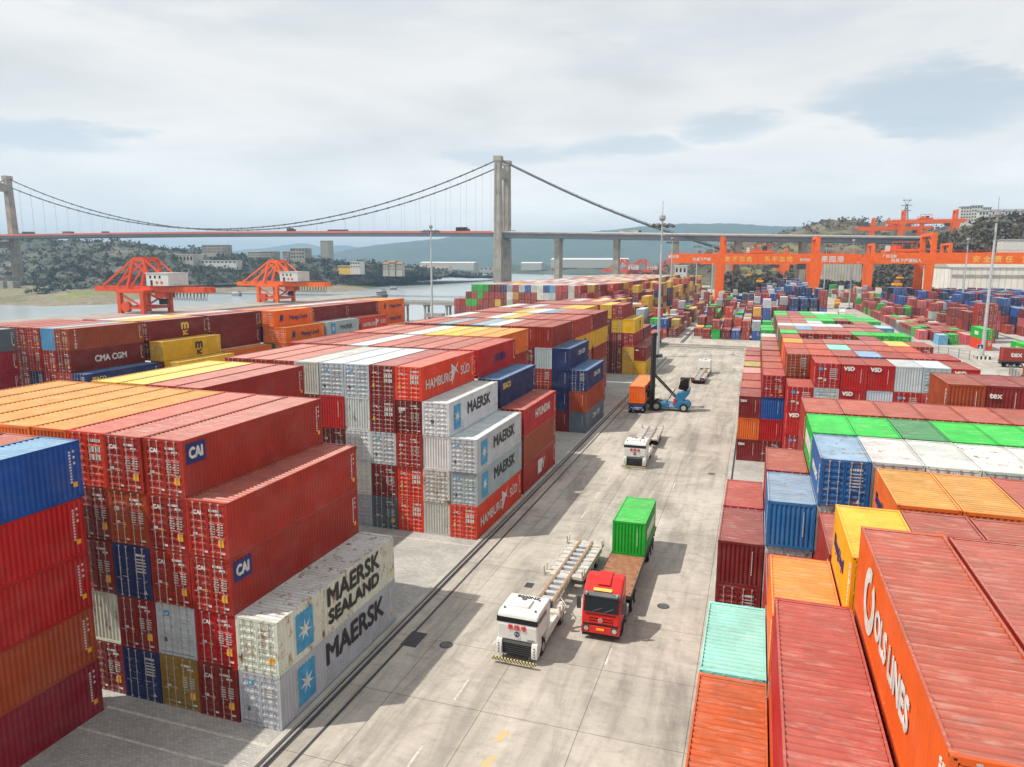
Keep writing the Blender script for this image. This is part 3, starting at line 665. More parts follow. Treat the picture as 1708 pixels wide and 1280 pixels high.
# ------------------------------------------------------------ which containers the view can see
def corners(b):
    w=CW/2; return b['x']-w,b['x']+w,b['y']-b['L']/2,b['y']+b['L']/2,b['z'],b['z']+b['h']
vs=[];fs=[]
for b in BOX:
    x0,x1,y0,y1,z0,z1=corners(b); k=len(vs)
    vs+=[(x0,y0,z0),(x1,y0,z0),(x1,y1,z0),(x0,y1,z0),(x0,y0,z1),(x1,y0,z1),(x1,y1,z1),(x0,y1,z1)]
    fs+=[tuple(k+i for i in f) for f in ((0,3,2,1),(4,5,6,7),(0,1,5,4),(1,2,6,5),(2,3,7,6),(3,0,4,7))]
BV=BVHTree.FromPolygons(vs,fs)
def project(p):
    d=p-CAMLOC; z=d.dot(fw); 
    return None if z<.2 else (854+F_PX*d.dot(r2)/z,640-F_PX*d.dot(u2)/z)
def seen(b,cams,g=(.08,.36,.64,.92)):
    x0,x1,y0,y1,z0,z1=corners(b); faces=[]
    for ci,C0 in enumerate(cams):
        area=0
        for f in 'fts':
            if f=='f':
                if C0.y>y0: continue
                pt=lambda u,v:Vector((x0+(x1-x0)*u,y0,z0+(z1-z0)*v)); n=(x1-x0)*(z1-z0); nn=Vector((0,-1,0))
            elif f=='t':
                if C0.z<z1: continue
                pt=lambda u,v:Vector((x0+(x1-x0)*u,y0+(y1-y0)*v,z1)); n=(x1-x0)*(y1-y0); nn=Vector((0,0,1))
            else:
                if C0.x>x1: xx=x1;nn=Vector((1,0,0))
                elif C0.x<x0: xx=x0;nn=Vector((-1,0,0))
                else: continue
                pt=lambda u,v:Vector((xx,y0+(y1-y0)*u,z0+(z1-z0)*v)); n=(y1-y0)*(z1-z0)
            for u in g:
                for v in g:
                    p=pt(u,v); q=project(p)
                    if q is None or not(-12<q[0]<1720 and -12<q[1]<1292): continue
                    d=p-C0; L_=d.length; h=BV.ray_cast(C0,d/L_,L_-.03)
                    if h[0] is None: area+=n/len(g)**2*abs(nn.dot(d)/L_)*(F_PX/L_)**2
        faces.append(area)
    return faces
CAMS=[CAMLOC,CAMLOC+r2*2.5+Vector((0,0,.6)),CAMLOC-r2*2.5]
for b in BOX:
    a=seen(b,CAMS[:1]); b['area']=a[0]
    b['vis']=a[0]>0 or max(seen(b,CAMS[1:],(.1,.9)))>0
vis=[b for b in BOX if b['area']>0]
vis.sort(key=lambda b:-b['area'])
IND=set(id(b) for b in vis[:300])
print('containers',len(BOX),'visible',len(vis),'built',sum(b['vis'] for b in BOX),'area cut',round(vis[min(299,len(vis)-1)]['area']))
crng=random.Random(99)
def jitter(c,a):
    k=1+crng.uniform(-a,a); return tuple(min(1,max(0,x*k*(1+crng.uniform(-a*.4,a*.4)))) for x in c)
ADJ={'R':['brick red','faded brick red','dusty brick red'],'m':['dark maroon','dull maroon']}
LABELS=set()
def describe(b):
    nm=COLS[b['c']][0]; n=b['nt']-b['ti']; tier='top' if n==1 else TIER[b['ti']]; pl=b['place']; k=b['slot']; o=ORD[min(49,b['nth']-FIRST[k])]
    let=' with lettering' if any(len(l)>=7 and l[0] not in ('plate',) for l in b['logo']) else ''
    fr={'A':'from roadway','C':'from roadway','B':'from the right'}.get(k[0],'from left')
    base=COLS[b['c']][0]
    s_=f"{nm} container{let}, {tier} tier, {o} stack {fr}, {pl}"
    if len(s_.split())>16: s_=f"{nm} container, {tier} tier, {o} stack {fr}, {pl}"
    if len(s_.split())>16: print('LONG',s_)
    if s_ in LABELS: print('DUP',s_)
    LABELS.add(s_); return s_
def logo_part(b,o,spec,L_,h):
    w=CW/2; kind=spec[0]
    def pos(face,al,hf,off=.012):
        flip=b['e']=='f'
        # along: 0 near end, 1 far end of the world-space container
        if face=='+x': p=Vector((w+off,-L_/2+L_*al,h*hf))
        elif face=='-x': p=Vector((-w-off,-L_/2+L_*al,h*hf))
        else: p=Vector((-w+CW*al,-L_/2-.05-off,h*hf))
        m=face_matrix(face,p)
        return (Matrix.Rotation(math.pi,4,'Z')@m) if flip else m
    if kind=='plate': 
        _,ww,hh,mat,face,al,hf=spec; key=('pl',ww,hh,mat)
        if key not in TX: TX[key]=MB().box(-ww/2,ww/2,-hh/2,hh/2,-.004,.004,M[mat]).mesh('logo_plate')
        q=link('logo_plate',TX[key],o); q.matrix_local=pos(face,al,hf,.006); return
    if kind=='star':
        _,face,al,hf=spec
        if 'star' not in TX:
            mb=MB(); mb.box(-.75,.75,-1.05,1.05,-.004,.004,M['letter_blue'])
            pts=[]
            for i in range(14):
                a=math.pi/2+i*math.pi/7; r=.62 if i%2==0 else .2; pts.append((r*math.cos(a),r*math.sin(a)))
            mb.prism(pts,.0,.009,M['letter_white'],'z'); TX['star']=mb.mesh('star_badge')
        q=link('star_badge',TX['star'],o); q.matrix_local=pos(face,al,hf); return
    if kind=='bird':
        _,face,al,hf=spec
        if 'bird' not in TX:
            mb=MB(); mb.prism([(-.95,.95),(-.35,.55),(.1,.2),(.95,-.25),(.55,.05),(.3,.35),(.75,1.0),(.15,.55),(-.1,.35),(-.25,-.2),(-.85,-1.05),(-.5,-.2),(-.2,.3),(-.5,.6)],-.004,.006,M['letter_white'],'z'); TX['bird']=mb.mesh('bird_badge')
        q=link('bird_badge',TX['bird'],o); q.matrix_local=pos(face,al,hf); return
    if kind in('blot','ring','disc'):
        _,face,al,hf=spec
        if kind not in TX:
            mb=MB()
            if kind=='blot':
                mb.prism([(-.55,.0),(-.3,.75),(.1,.5),(.45,.85),(.3,.3),(.7,.2),(.25,0),(.5,-.55),(.1,-.3),(-.15,-.8),(-.3,-.3),(-.7,-.6)],-.004,.006,M['letter_navy'],'z')
            else:
                n=28; r0,r1=(1.0,.55) if kind=='ring' else (.62,0.)
                for i in range(n):
                    a,c=2*math.pi*i/n,2*math.pi*(i+1)/n
                    if kind=='ring' and 3<i<6: continue
                    P=[(r1*math.cos(a),r1*math.sin(a),.004),(r0*math.cos(a),r0*math.sin(a),.004),(r0*math.cos(c),r0*math.sin(c),.004),(r1*math.cos(c),r1*math.sin(c),.004)]
                    mb.quad(P if r1 else P[1:],M['letter_white'])
            TX[kind]=mb.mesh('emblem')
        q=link('emblem',TX[kind],o); q.matrix_local=pos(face,al,hf); return
    s,size,mat,face,al,hf,kw=spec
    q=link('lettering',text_mesh(s,size,mat,**kw),o); q.matrix_local=pos(face,al,hf)
GRP='shipping containers stacked in the yard'
def build_container(b,parent=None,name='shipping_container',loc=None,rz=None,label=None):
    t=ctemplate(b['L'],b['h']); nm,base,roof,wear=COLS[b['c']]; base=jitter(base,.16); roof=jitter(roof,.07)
    wear=min(1,max(0,wear+crng.uniform(-.12,.12)))
    rot=math.pi if b['e']=='f' else 0
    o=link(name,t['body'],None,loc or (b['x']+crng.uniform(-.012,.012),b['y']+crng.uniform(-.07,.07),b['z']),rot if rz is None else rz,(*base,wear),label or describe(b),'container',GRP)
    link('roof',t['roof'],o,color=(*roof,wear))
    near=b.get('area',9999)>500
    if b['e']=='d' or near:
        mk=b['mk'] or MKMAP.get(b['c']) or crng.choice('abban')
        for sg in (1,-1):
            d=link('door',t['leaf'](sg,mk),o,color=(*base,wear))
            rcol=link('lock_rods',t['rod'],d)
            if sg<0: rcol.scale=(-1,1,1)
    for l in b['logo']: logo_part(b,o,l,b['L'],b['h'])
    return o
for b in BOX:
    if id(b) in IND: build_container(b)
# the rest, too many and too small: one object with a colour attribute
def far_template(L_,h):
    w=CW/2; l=L_/2; V=[];Fc=[];K=[]
    def q(p,k): V.extend(p); Fc.append(k)
    def bx(x0,x1,y0,y1,z0,z1,k,top=None):
        P=[(x0,y0,z0),(x1,y0,z0),(x1,y1,z0),(x0,y1,z0),(x0,y0,z1),(x1,y0,z1),(x1,y1,z1),(x0,y1,z1)]
        for n_,f in enumerate(((4,5,6,7),(0,1,5,4),(1,2,6,5),(2,3,7,6),(3,0,4,7))): q([P[i] for i in f],top if (n_==0 and top is not None) else k)
    bx(-w,w,-l,l,.06,h,0,1)
    n=8
    for i in range(n):                                  # end wall / door pressings
        x=-w+.15+(CW-.3)*(i+.5)/n; q([(x-.07,-l-.01,.2),(x+.07,-l-.01,.2),(x+.07,-l-.01,h-.2),(x-.07,-l-.01,h-.2)],2)
    for x in (-.75,-.3,.3,.75): q([(x-.025,-l-.03,.1),(x+.025,-l-.03,.1),(x+.025,-l-.03,h-.1),(x-.025,-l-.03,h-.1)],3)
    for x,z,a,c in ((.3,h-.6,.5,.12),(-.8,h-.6,.35,.16),(.3,h*.5,.35,.1),(-.7,h*.3,.2,.2)): q([(x,-l-.04,z),(x+a,-l-.04,z),(x+a,-l-.04,z+c),(x,-l-.04,z+c)],3)
    for sx in (-1,1):
        m=int(L_/1.1)
        for i in range(m):
            y=-l+.2+(L_-.4)*(i+.5)/m; P=[(sx*(w+.01),y-.16,.2),(sx*(w+.01),y+.16,.2),(sx*(w+.01),y+.16,h-.2),(sx*(w+.01),y-.16,h-.2)]
            q(P if sx>0 else P[::-1],2)
    return np.array(V,dtype=np.float32).reshape(-1,4,3),np.array(Fc)
FT={};VV=[];CC=[]
for b in BOX:
    if id(b) in IND or not b['vis']: continue
    k=(b['L'],b['h'])
    if k not in FT: FT[k]=far_template(*k)
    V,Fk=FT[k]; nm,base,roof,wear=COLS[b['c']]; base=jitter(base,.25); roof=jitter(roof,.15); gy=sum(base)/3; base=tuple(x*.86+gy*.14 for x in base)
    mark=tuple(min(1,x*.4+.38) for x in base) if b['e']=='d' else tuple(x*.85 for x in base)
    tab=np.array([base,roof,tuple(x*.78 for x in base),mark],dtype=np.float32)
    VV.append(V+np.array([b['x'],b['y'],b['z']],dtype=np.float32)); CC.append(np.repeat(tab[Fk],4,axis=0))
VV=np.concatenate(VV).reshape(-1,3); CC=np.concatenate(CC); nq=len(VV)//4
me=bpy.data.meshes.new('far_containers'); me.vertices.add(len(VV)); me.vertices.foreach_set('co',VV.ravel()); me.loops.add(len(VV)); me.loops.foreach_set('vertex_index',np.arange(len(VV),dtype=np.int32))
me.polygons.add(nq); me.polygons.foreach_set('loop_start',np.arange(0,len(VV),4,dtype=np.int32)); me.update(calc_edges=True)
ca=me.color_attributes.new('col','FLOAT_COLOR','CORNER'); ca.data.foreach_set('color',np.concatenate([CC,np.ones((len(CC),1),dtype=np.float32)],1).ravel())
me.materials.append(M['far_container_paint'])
link('far_containers',me,label='mass of small red, blue, yellow and green containers filling the distant yard rows',cat='containers',kind='stuff')
# ------------------------------------------------------------ setting: ground, river, hills
def sheet(name,pts,z,mat,kind='structure',**k):
    mb=MB(); mb.quad([(x,y,z) for x,y in pts],M[mat]); o=link(name,mb.mesh(name,fix=False),kind=kind,**k); return o
g=MB()
PTS=[(-260,-60),(400,-60),(400,760),(60,900),(-75,900),(-100,560),(-108,250),(-112,150),(-122,100),(-150,60),(-260,40)]
g.quad([(x,y,0) for x,y in PTS],M['yard_concrete'])
g.quad([(-122,100,0),(-112,150,0),(-118,150,-12.5),(-130,100,-12.5)],M['rock']); g.quad([(-112,150,0),(-108,250,0),(-116,250,-12.5),(-118,150,-12.5)],M['rock'])
g.quad([(-108,250,0),(-100,560,0),(-110,560,-12.5),(-116,250,-12.5)],M['rock']); g.quad([(-100,560,0),(-75,900,0),(-90,900,-12.5),(-110,560,-12.5)],M['rock'])
g.quad([(-150,60,0),(-122,100,0),(-130,100,-12.5),(-160,64,-12.5)],M['rock']); g.quad([(-260,40,0),(-150,60,0),(-160,64,-12.5),(-262,46,-12.5)],M['rock'])
link('ground',g.mesh('ground'),kind='structure')
sheet('river',[(-9000,-400),(9000,-400),(9000,12000),(-9000,12000)],-12,'river_water')
sheet('road',[(.45,-60),(19.35,-60),(19.35,176),(.45,176)],.004,'lane_concrete')
sheet('stack_paving',[(-31,-60),(.1,-60),(.1,160),(-31,160)],.004,'block_paving')
sheet('stack_paving',[(19.8,-60),(46,-60),(46,160),(19.8,160)],.004,'block_paving')
def strip(name,x0,x1,y0,y1,z0,z1,mat,**k): return part(MB().box(x0,x1,y0,y1,z0,z1,M[mat]),name,**k)
strip('kerb',.10,.42,-60,158,-.2,.10,'concrete_pale',kind='structure')
strip('kerb',19.42,19.72,-60,160,-.2,.08,'concrete_pale',kind='structure')
def crane_rail(x0,y0,x1,y1,lbl,w=.42):
    t=thing('crane_rail',lbl,'rail',(x0,y0,0)); d=Vector((x1-x0,y1-y0,0)); n=Vector((-d.y,d.x,0)).normalized()*w/2
    mb=MB(); mb.quad([tuple(Vector((0,0,.009))-n),tuple(Vector((0,0,.009))+n),tuple(d+n+Vector((0,0,.009))),tuple(d-n+Vector((0,0,.009)))],M['dark_steel']); part(mb,'rail_channel',t)
    mb=MB(); mb.bar((0,0,.06),tuple(d+Vector((0,0,.06))),.09,.1,M['steel_rod']); part(mb,'rail_head',t)
crane_rail(.72,-58,.72,157,'long dark crane rail in a channel along the left stacks',.5)
crane_rail(1.0,186,1.0,560,'crane rail under the left legs of the middle yard crane',1.1)
crane_rail(48.5,186,48.5,560,'crane rail under the right legs of the middle yard crane',1.1)
crane_rail(99,190,99,560,'crane rail running through the right yard behind the fence',1.1)
strip('cable_groove',1.78,1.96,-58,150,-.1,.008,'dark_steel',label='narrow dark cable groove in the concrete beside the left crane rail',cat='groove')
strip('cable_groove',19.74,19.92,-58,158,-.1,.012,'dark_steel',label='dark groove along the edge of the right container rows',cat='groove')
strip('cable_pit_cover',1.7,2.75,9.5,11.3,-.05,.012,'dark_steel',label='square black steel pit cover beside the left crane rail',cat='pit cover')
for x,y,l in ((4.4,10.4,'round iron manhole cover in the shade of the grey containers'),(16.4,19.9,'round iron manhole cover right of the red truck'),(17.6,54.,'small round manhole cover near the right row in the far lane')):
    mb=MB(); mb.tube([(0,0,-.05),(0,0,.012)],.42,M['dark_steel'],20); o=part(mb,'manhole_cover',loc=(x,y,0)); o['label']=l; o['category']='manhole cover'; o['group']='manhole covers in the roadway'
    mb=MB(); mb.tube([(0,0,.01),(0,0,.018)],.33,M['lamp_grey'],20); part(mb,'lid',o)
strip('drain_grate',6.45,7.05,19.7,20.5,-.05,.012,'dark_steel',label='small square black drain grate left of the white trailer',cat='grate')
mb=MB()
for x,y0s,w,m in ((7.1,list(range(-12,66,6)),.13,'road_paint'),(14.1,[12.0,18,36,48],.13,'road_paint')):
    for i,y in enumerate(y0s):
        if 12<y<26 and x<10: continue
        mb.box(x-w/2,x+w/2,y-.7,y+1.3,.0,.009,M[m])
for y in (.6,2.6): mb.prism([(10.35,y),(10.75,y+.5),(10.75,y+1.2),(10.35,y+.9)],0,.009,M['road_yellow'],'z')
mb.box(-10.,0.05,-1.2,-1.05,0,.012,M['road_paint']); mb.box(-10.,-.9,-3.0,-2.88,0,.012,M['road_paint'])
mb.box(-10.,0.05,25.6,25.75,0,.012,M['road_paint']); mb.box(20.,24,26.2,26.32,0,.012,M['road_paint'])
mb.box(-3.4,0.05,53.1,53.25,0,.012,M['road_paint'])
link('road_markings',mb.mesh('road_markings'),kind='structure')
# cross road with kerbs
sheet('road',[(-60,160.5),(160,160.5),(160,178),(-60,178)],.008,'lane_concrete')
sheet('road',[(-60,184),(62,184),(62,203),(-60,203)],.004,'lane_concrete')
sheet('road',[(48,60),(66,60),(66,430),(80,560),(50,560),(50,204)],.004,'lane_concrete')
strip('kerb',-12,19.0,178.5,180.2,-.2,.35,'shore_mud',kind='structure')
strip('kerb',-12,19.2,176.8,178.3,-.2,.22,'concrete_pale',kind='structure')
strip('kerb',-12,19.2,184.5,187.5,-.2,.5,'concrete_pale',kind='structure')
from mathutils import noise as mn
def hill(name,crest,base,back,mat,amp,n=170,m=44,prof=1.0,fs=.02,seed=0,zb=None):
    """crest and base: polylines in space; a real ridge with a front slope and a back slope"""
    def samp(P,t):
        u=t*(len(P)-1); i=min(int(u),len(P)-2); f=u-i; f2=f
        return Vector(P[i]).lerp(Vector(P[i+1]),f2)
    V=[];Fc=[]
    cx=[p[0] for p in crest]
    for i in range(n):
        t=i/(n-1); c=samp(crest,t); b=samp(base,t)
        for j in range(m):
            s=j/(m-1)
            if s<.72: q=s/.72; p=b.lerp(c,q); h=b.z+(c.z-b.z)*(q**prof*(1-.0)*(1.0) if prof!=1 else (3*q*q-2*q**3)*.55+q*.45)
            else: q=(s-.72)/.28; p=c+Vector(back)*q; h=c.z+(b.z-c.z)*q**1.6
            e=min(1,s*5)*min(1,(1-s)*5+.25)
            nz=mn.fractal(Vector((p.x*fs,p.y*fs,seed)),1.0,2.1,6)*amp*e+mn.fractal(Vector((p.x*fs*6,p.y*fs*6,seed)),1.,2.,4)*amp*.22*e
            V.append((p.x+mn.noise(Vector((p.x*fs,p.y*fs,5)))*amp*.6,p.y,h+nz))
    for i in range(n-1):
        for j in range(m-1): a=i*m+j; Fc.append((a,a+m,a+m+1,a+1))
    me=bpy.data.meshes.new(name); me.from_pydata(V,[],Fc); me.materials.append(M[mat]); me.polygons.foreach_set('use_smooth',[True]*len(Fc)); me.update()
    return link(name,me,kind='structure'),V
shoreL=[(-1100,330,-13),(-900,360,-13),(-640,395,-13),(-560,400,-13),(-495,420,-13),(-492,470,-13),(-540,560,-13),(-566,640,-13),(-556,720,-13),(-500,740,-13),(-478,790,-13),(-500,900,-13),(-560,1060,-13)]
midL=[(p[0]*1.02-12,p[1]+28,-4) for p in shoreL]
H1,V1=hill('hills',[(-1900,900,62),(-1501,930,66),(-1289,930,63),(-1122,920,59),(-993,910,53),(-902,900,47),(-838,900,39),(-755,900,31),(-700,900,23),(-664,910,24),(-592,930,24),(-540,960,20),(-500,1000,12),(-480,1060,4),(-520,1180,-3)],
 [(-1400,600,-4),(-1080,640,-4),(-860,655,-4),(-720,600,-5),(-640,500,-7),(-600,520,-8),(-628,600,-6),(-622,680,-5),(-590,730,-4),(-540,760,-5),(-505,800,-6),(-500,850,-7),(-515,910,-8),(-540,980,-9),(-565,1060,-9)],(0,380,0),'wood_hill',7.0,fs=.014,seed=3)
# muddy foreshore between the wooded slope and the water
mb=MB(); sh=[(-1400,300),(-1000,340),(-720,372),(-600,385),(-505,400),(-478,432),(-490,470),(-545,540),(-558,600),(-566,660),(-556,700),(-500,722),(-452,728),(-440,790),(-470,880),(-520,960),(-560,1060),(-610,1200)]
inn=[(-1500,680),(-1080,690),(-860,700),(-730,650),(-640,540),(-600,500),(-610,530),(-640,600),(-650,650),(-640,700),(-620,740),(-560,780),(-520,810),(-530,850),(-560,900),(-590,980),(-620,1080),(-660,1200)]
NS=len(sh)
def catm(P,t):
    u=t*(len(P)-1); i=min(int(u),len(P)-2); f=u-i; f=f
    return (P[i][0]*(1-f)+P[i+1][0]*f,P[i][1]*(1-f)+P[i+1][1]*f)
V=[];Fc=[];NN=160;MM=14
for i in range(NN):
    a=catm(sh,i/(NN-1)); b=catm(inn,i/(NN-1))
    for j in range(MM):
        s=j/(MM-1); x=a[0]+(b[0]-a[0])*s; y=a[1]+(b[1]-a[1])*s; z=-12.6+9.0*s**1.1+mn.fractal(Vector((x*.03,y*.03,1)),1.,2.,5)*1.5*min(1,s*4+.15)
        V.append((x+mn.noise(Vector((x*.03,y*.03,2)))*7*(1-s),y,z))
for i in range(NN-1):
    for j in range(MM-1): a=i*MM+j; Fc.append((a,a+MM,a+MM+1,a+1))
me=bpy.data.meshes.new('river_bank'); me.from_pydata(V,[],Fc); me.materials.append(M['shore_mud']); me.polygons.foreach_set('use_smooth',[True]*len(Fc)); link('river_bank',me,kind='structure')
# far bank, blue mountains
hill('hills',[(-1700,2500,6),(-1209,2500,14),(-944,2500,10),(-700,2500,16),(-376,2500,20),(-150,2300,24),(0,2000,24)],[(-1500,2000,-12.5),(-1200,2200,-12.5),(-1000,2250,-12.5),(-700,2200,-12.5),(-420,2050,-12.5),(-280,1800,-12.5),(-170,1500,-12.5)],(0,900,0),'far_bank',10.,120,30,fs=.006,seed=8)
hill('mountains',[(-4700,6000,-8),(-4235,6000,31),(-3711,6000,66),(-3457,6000,120),(-3148,6000,184),(-2850,6000,224),(-2504,6000,248),(-2115,6000,255),(-1740,6000,266),(-1330,6000,287),(-1131,6000,304),(-745,6000,318),(-375,6000,318),(-63,6000,328),(154,6000,320),(574,6000,298),(1400,6000,242)],
 [(x,4300,-12) for x in range(-4700,1500,388)],(0,2500,0),'mountain',26.,200,30,fs=.0016,seed=1)
hill('mountains',[(-9000,9500,60),(-7919,9500,129),(-7373,9500,215),(-6848,9500,257),(-6439,9500,297),(-6143,9500,237),(-5752,9500,268),(-5374,9500,210),(-4822,9500,88),(-4300,9500,60)],[(x,8000,-12) for x in range(-9000,-4200,530)],(0,1500,0),'mountain',30.,120,24,fs=.0014,seed=4)
# right side: terraced brown hill and the dark near slope
hill('hills',[(-180,1150,-4),(-128,1100,10),(-85,1100,25),(-51,1100,38),(-10,1100,50),(39,1100,62),(82,1100,76),(112,1100,85),(143,1100,85),(162,1100,77),(199,1100,73),(243,1100,70),(284,1100,80),(343,1100,85),(434,1100,88),(620,1100,95)],
 [(-150,900,-8),(-120,870,-1),(-90,840,-1),(-60,800,-1),(-30,770,-1),(0,740,-1),(30,720,-1),(60,700,-1),(90,690,-1),(130,690,-1),(170,690,-1),(230,690,-1),(300,700,-1),(380,700,-1),(480,700,-1),(640,700,-1)],(0,500,0),'brown_hill',7.,190,50,fs=.014,seed=5)
hill('hills',[(100,720,-1),(131,670,16),(150,655,29),(157,650,42),(172,650,48),(192,650,54),(215,650,57),(251,650,61),(306,650,65),(380,640,70),(520,560,74)],
 [(96,640,-1),(108,600,-1),(118,580,-1),(128,570,-1),(140,560,-1),(160,550,-1),(185,540,-1),(215,530,-1),(260,520,-1),(320,500,-1),(430,430,-1)],(0,260,0),'dark_hill',5.,150,44,fs=.03,seed=6)
# ------------------------------------------------------------ trees and shrubs
def crown_mesh(name,n,r,h,mat,seed,leaf=.6,squash=1.):
    q=random.Random(seed); mb=MB(); cl=[(q.gauss(0,.42)*r,q.gauss(0,.42)*r,q.uniform(.25,1)*h,q.uniform(.28,.5)*r) for _ in range(max(5,n//28))]
    for i in range(n):
        c=q.choice(cl); d=Vector((q.gauss(0,1),q.gauss(0,1),q.gauss(0,.8))).normalized()*c[3]*q.uniform(.6,1.1)
        p=Vector((c[0]+d.x,c[1]+d.y,max(.2,c[2]+d.z*squash))); a=Vector((q.gauss(0,1),q.gauss(0,1),q.gauss(0,1))).normalized(); b=a.orthogonal().normalized(); a2=a.cross(b); s=leaf*q.uniform(.6,1.4)
        mb.quad([tuple(p-b*s-a2*s*.6),tuple(p+b*s-a2*s*.6),tuple(p+b*s*.7+a2*s*.7),tuple(p-b*s*.7+a2*s*.7)],mat)
    return mb.mesh(name,fix=False)
CRM=[crown_mesh('crown',420,2.6,5.5,M['foliage_dark'],i,.5) for i in range(3)]+[crown_mesh('crown',420,3.2,4.6,M['foliage_grey'],i+9,.5) for i in range(3)]
tk=MB(); tk.tube([(0,0,-.5),(.05,0,1.6),(0,.1,3.2)],[.28,.2,.12],M['bark'],7)
for a in range(4): tk.tube([(0,0,1.6+.3*a),(math.cos(a*1.7)*1.3,math.sin(a*1.7)*1.3,3.2+.3*a)],[.1,.04],M['bark'],5)
TRM=tk.mesh('trunk')
def tree(x,y,z,s,k,label):
    t=thing('tree',label,'tree',(x,y,z),rnd.uniform(0,6),'trees behind the yards'); t.scale=(s,s,s*rnd.uniform(.85,1.2)); link('crown',CRM[k],t); link('trunk',TRM,t)
q=random.Random(4)
TL=['dark bushy tree at the foot of the ribbed retaining wall','grey brown tree beside the far crane legs','small dark tree between the bridge piers','bare grey tree on the slope behind the middle yard']
for i in range(26):
    x=62+i*1.6+q.uniform(-1,1); tree(x,600+q.uniform(-6,6),0,q.uniform(1.0,1.9),q.choice((0,1,2,3)),TL[0])
for i in range(18):
    x=2+i*2.2+q.uniform(-1.5,1.5); tree(x,590+q.uniform(-12,12),0,q.uniform(1.5,2.8),q.choice((3,4,5)),TL[3])
# wooded cover on the slopes: one mass of leaf clumps on each hill
def woods(name,V,count,seed,smin,smax,mat,label,cond=lambda v:True,z0=-7):
    q=random.Random(seed); mb=MB(); P=[v for v in V if v[2]>z0 and cond(v)]
    for i in range(count):
        v=q.choice(P); s=q.uniform(smin,smax); cx,cy,cz=v[0]+q.uniform(-9,9),v[1]+q.uniform(-9,9),v[2]
        for k in range(14):
            p=Vector((cx+q.gauss(0,.5)*s,cy+q.gauss(0,.5)*s,cz+abs(q.gauss(.5,.4))*s)); a=Vector((q.gauss(0,1),q.gauss(0,1),q.gauss(0,1))).normalized(); b=a.orthogonal().normalized(); c=a.cross(b); t_=s*.33
            mb.quad([tuple(p-b*t_-c*t_),tuple(p+b*t_-c*t_),tuple(p+c*t_)],mat)
    link(name,mb.mesh(name,fix=False),label=label,cat='woodland',kind='stuff')
woods('woodland',V1,3000,1,2.,5.5,M['foliage_dark'],'dark woodland covering the hill across the river',lambda v:v[0]>-1500)
hs=[o for o in bpy.data.objects if o.name.startswith('hills')]
Vb=[tuple(v.co) for v in hs[2].data.vertices] if len(hs)>2 else V1
Vd=[tuple(v.co) for v in hs[3].data.vertices] if len(hs)>3 else V1
woods('woodland',Vb,700,2,2.,5,M['foliage_grey'],'scrub and small trees on the terraced brown hill behind the bridge',lambda v:v[1]<1130,3)
woods('woodland',Vd,4200,3,2.0,5,M['foliage_grey'],'dense grey brown scrub on the dark slope behind the warehouse',lambda v:v[1]<670,1)
wl=MB(); wl.box(64,99,618,622,-1,23,M['wall_ribbed']); part(wl,'retaining_wall',label='pale ribbed retaining wall behind the far yards',cat='wall')
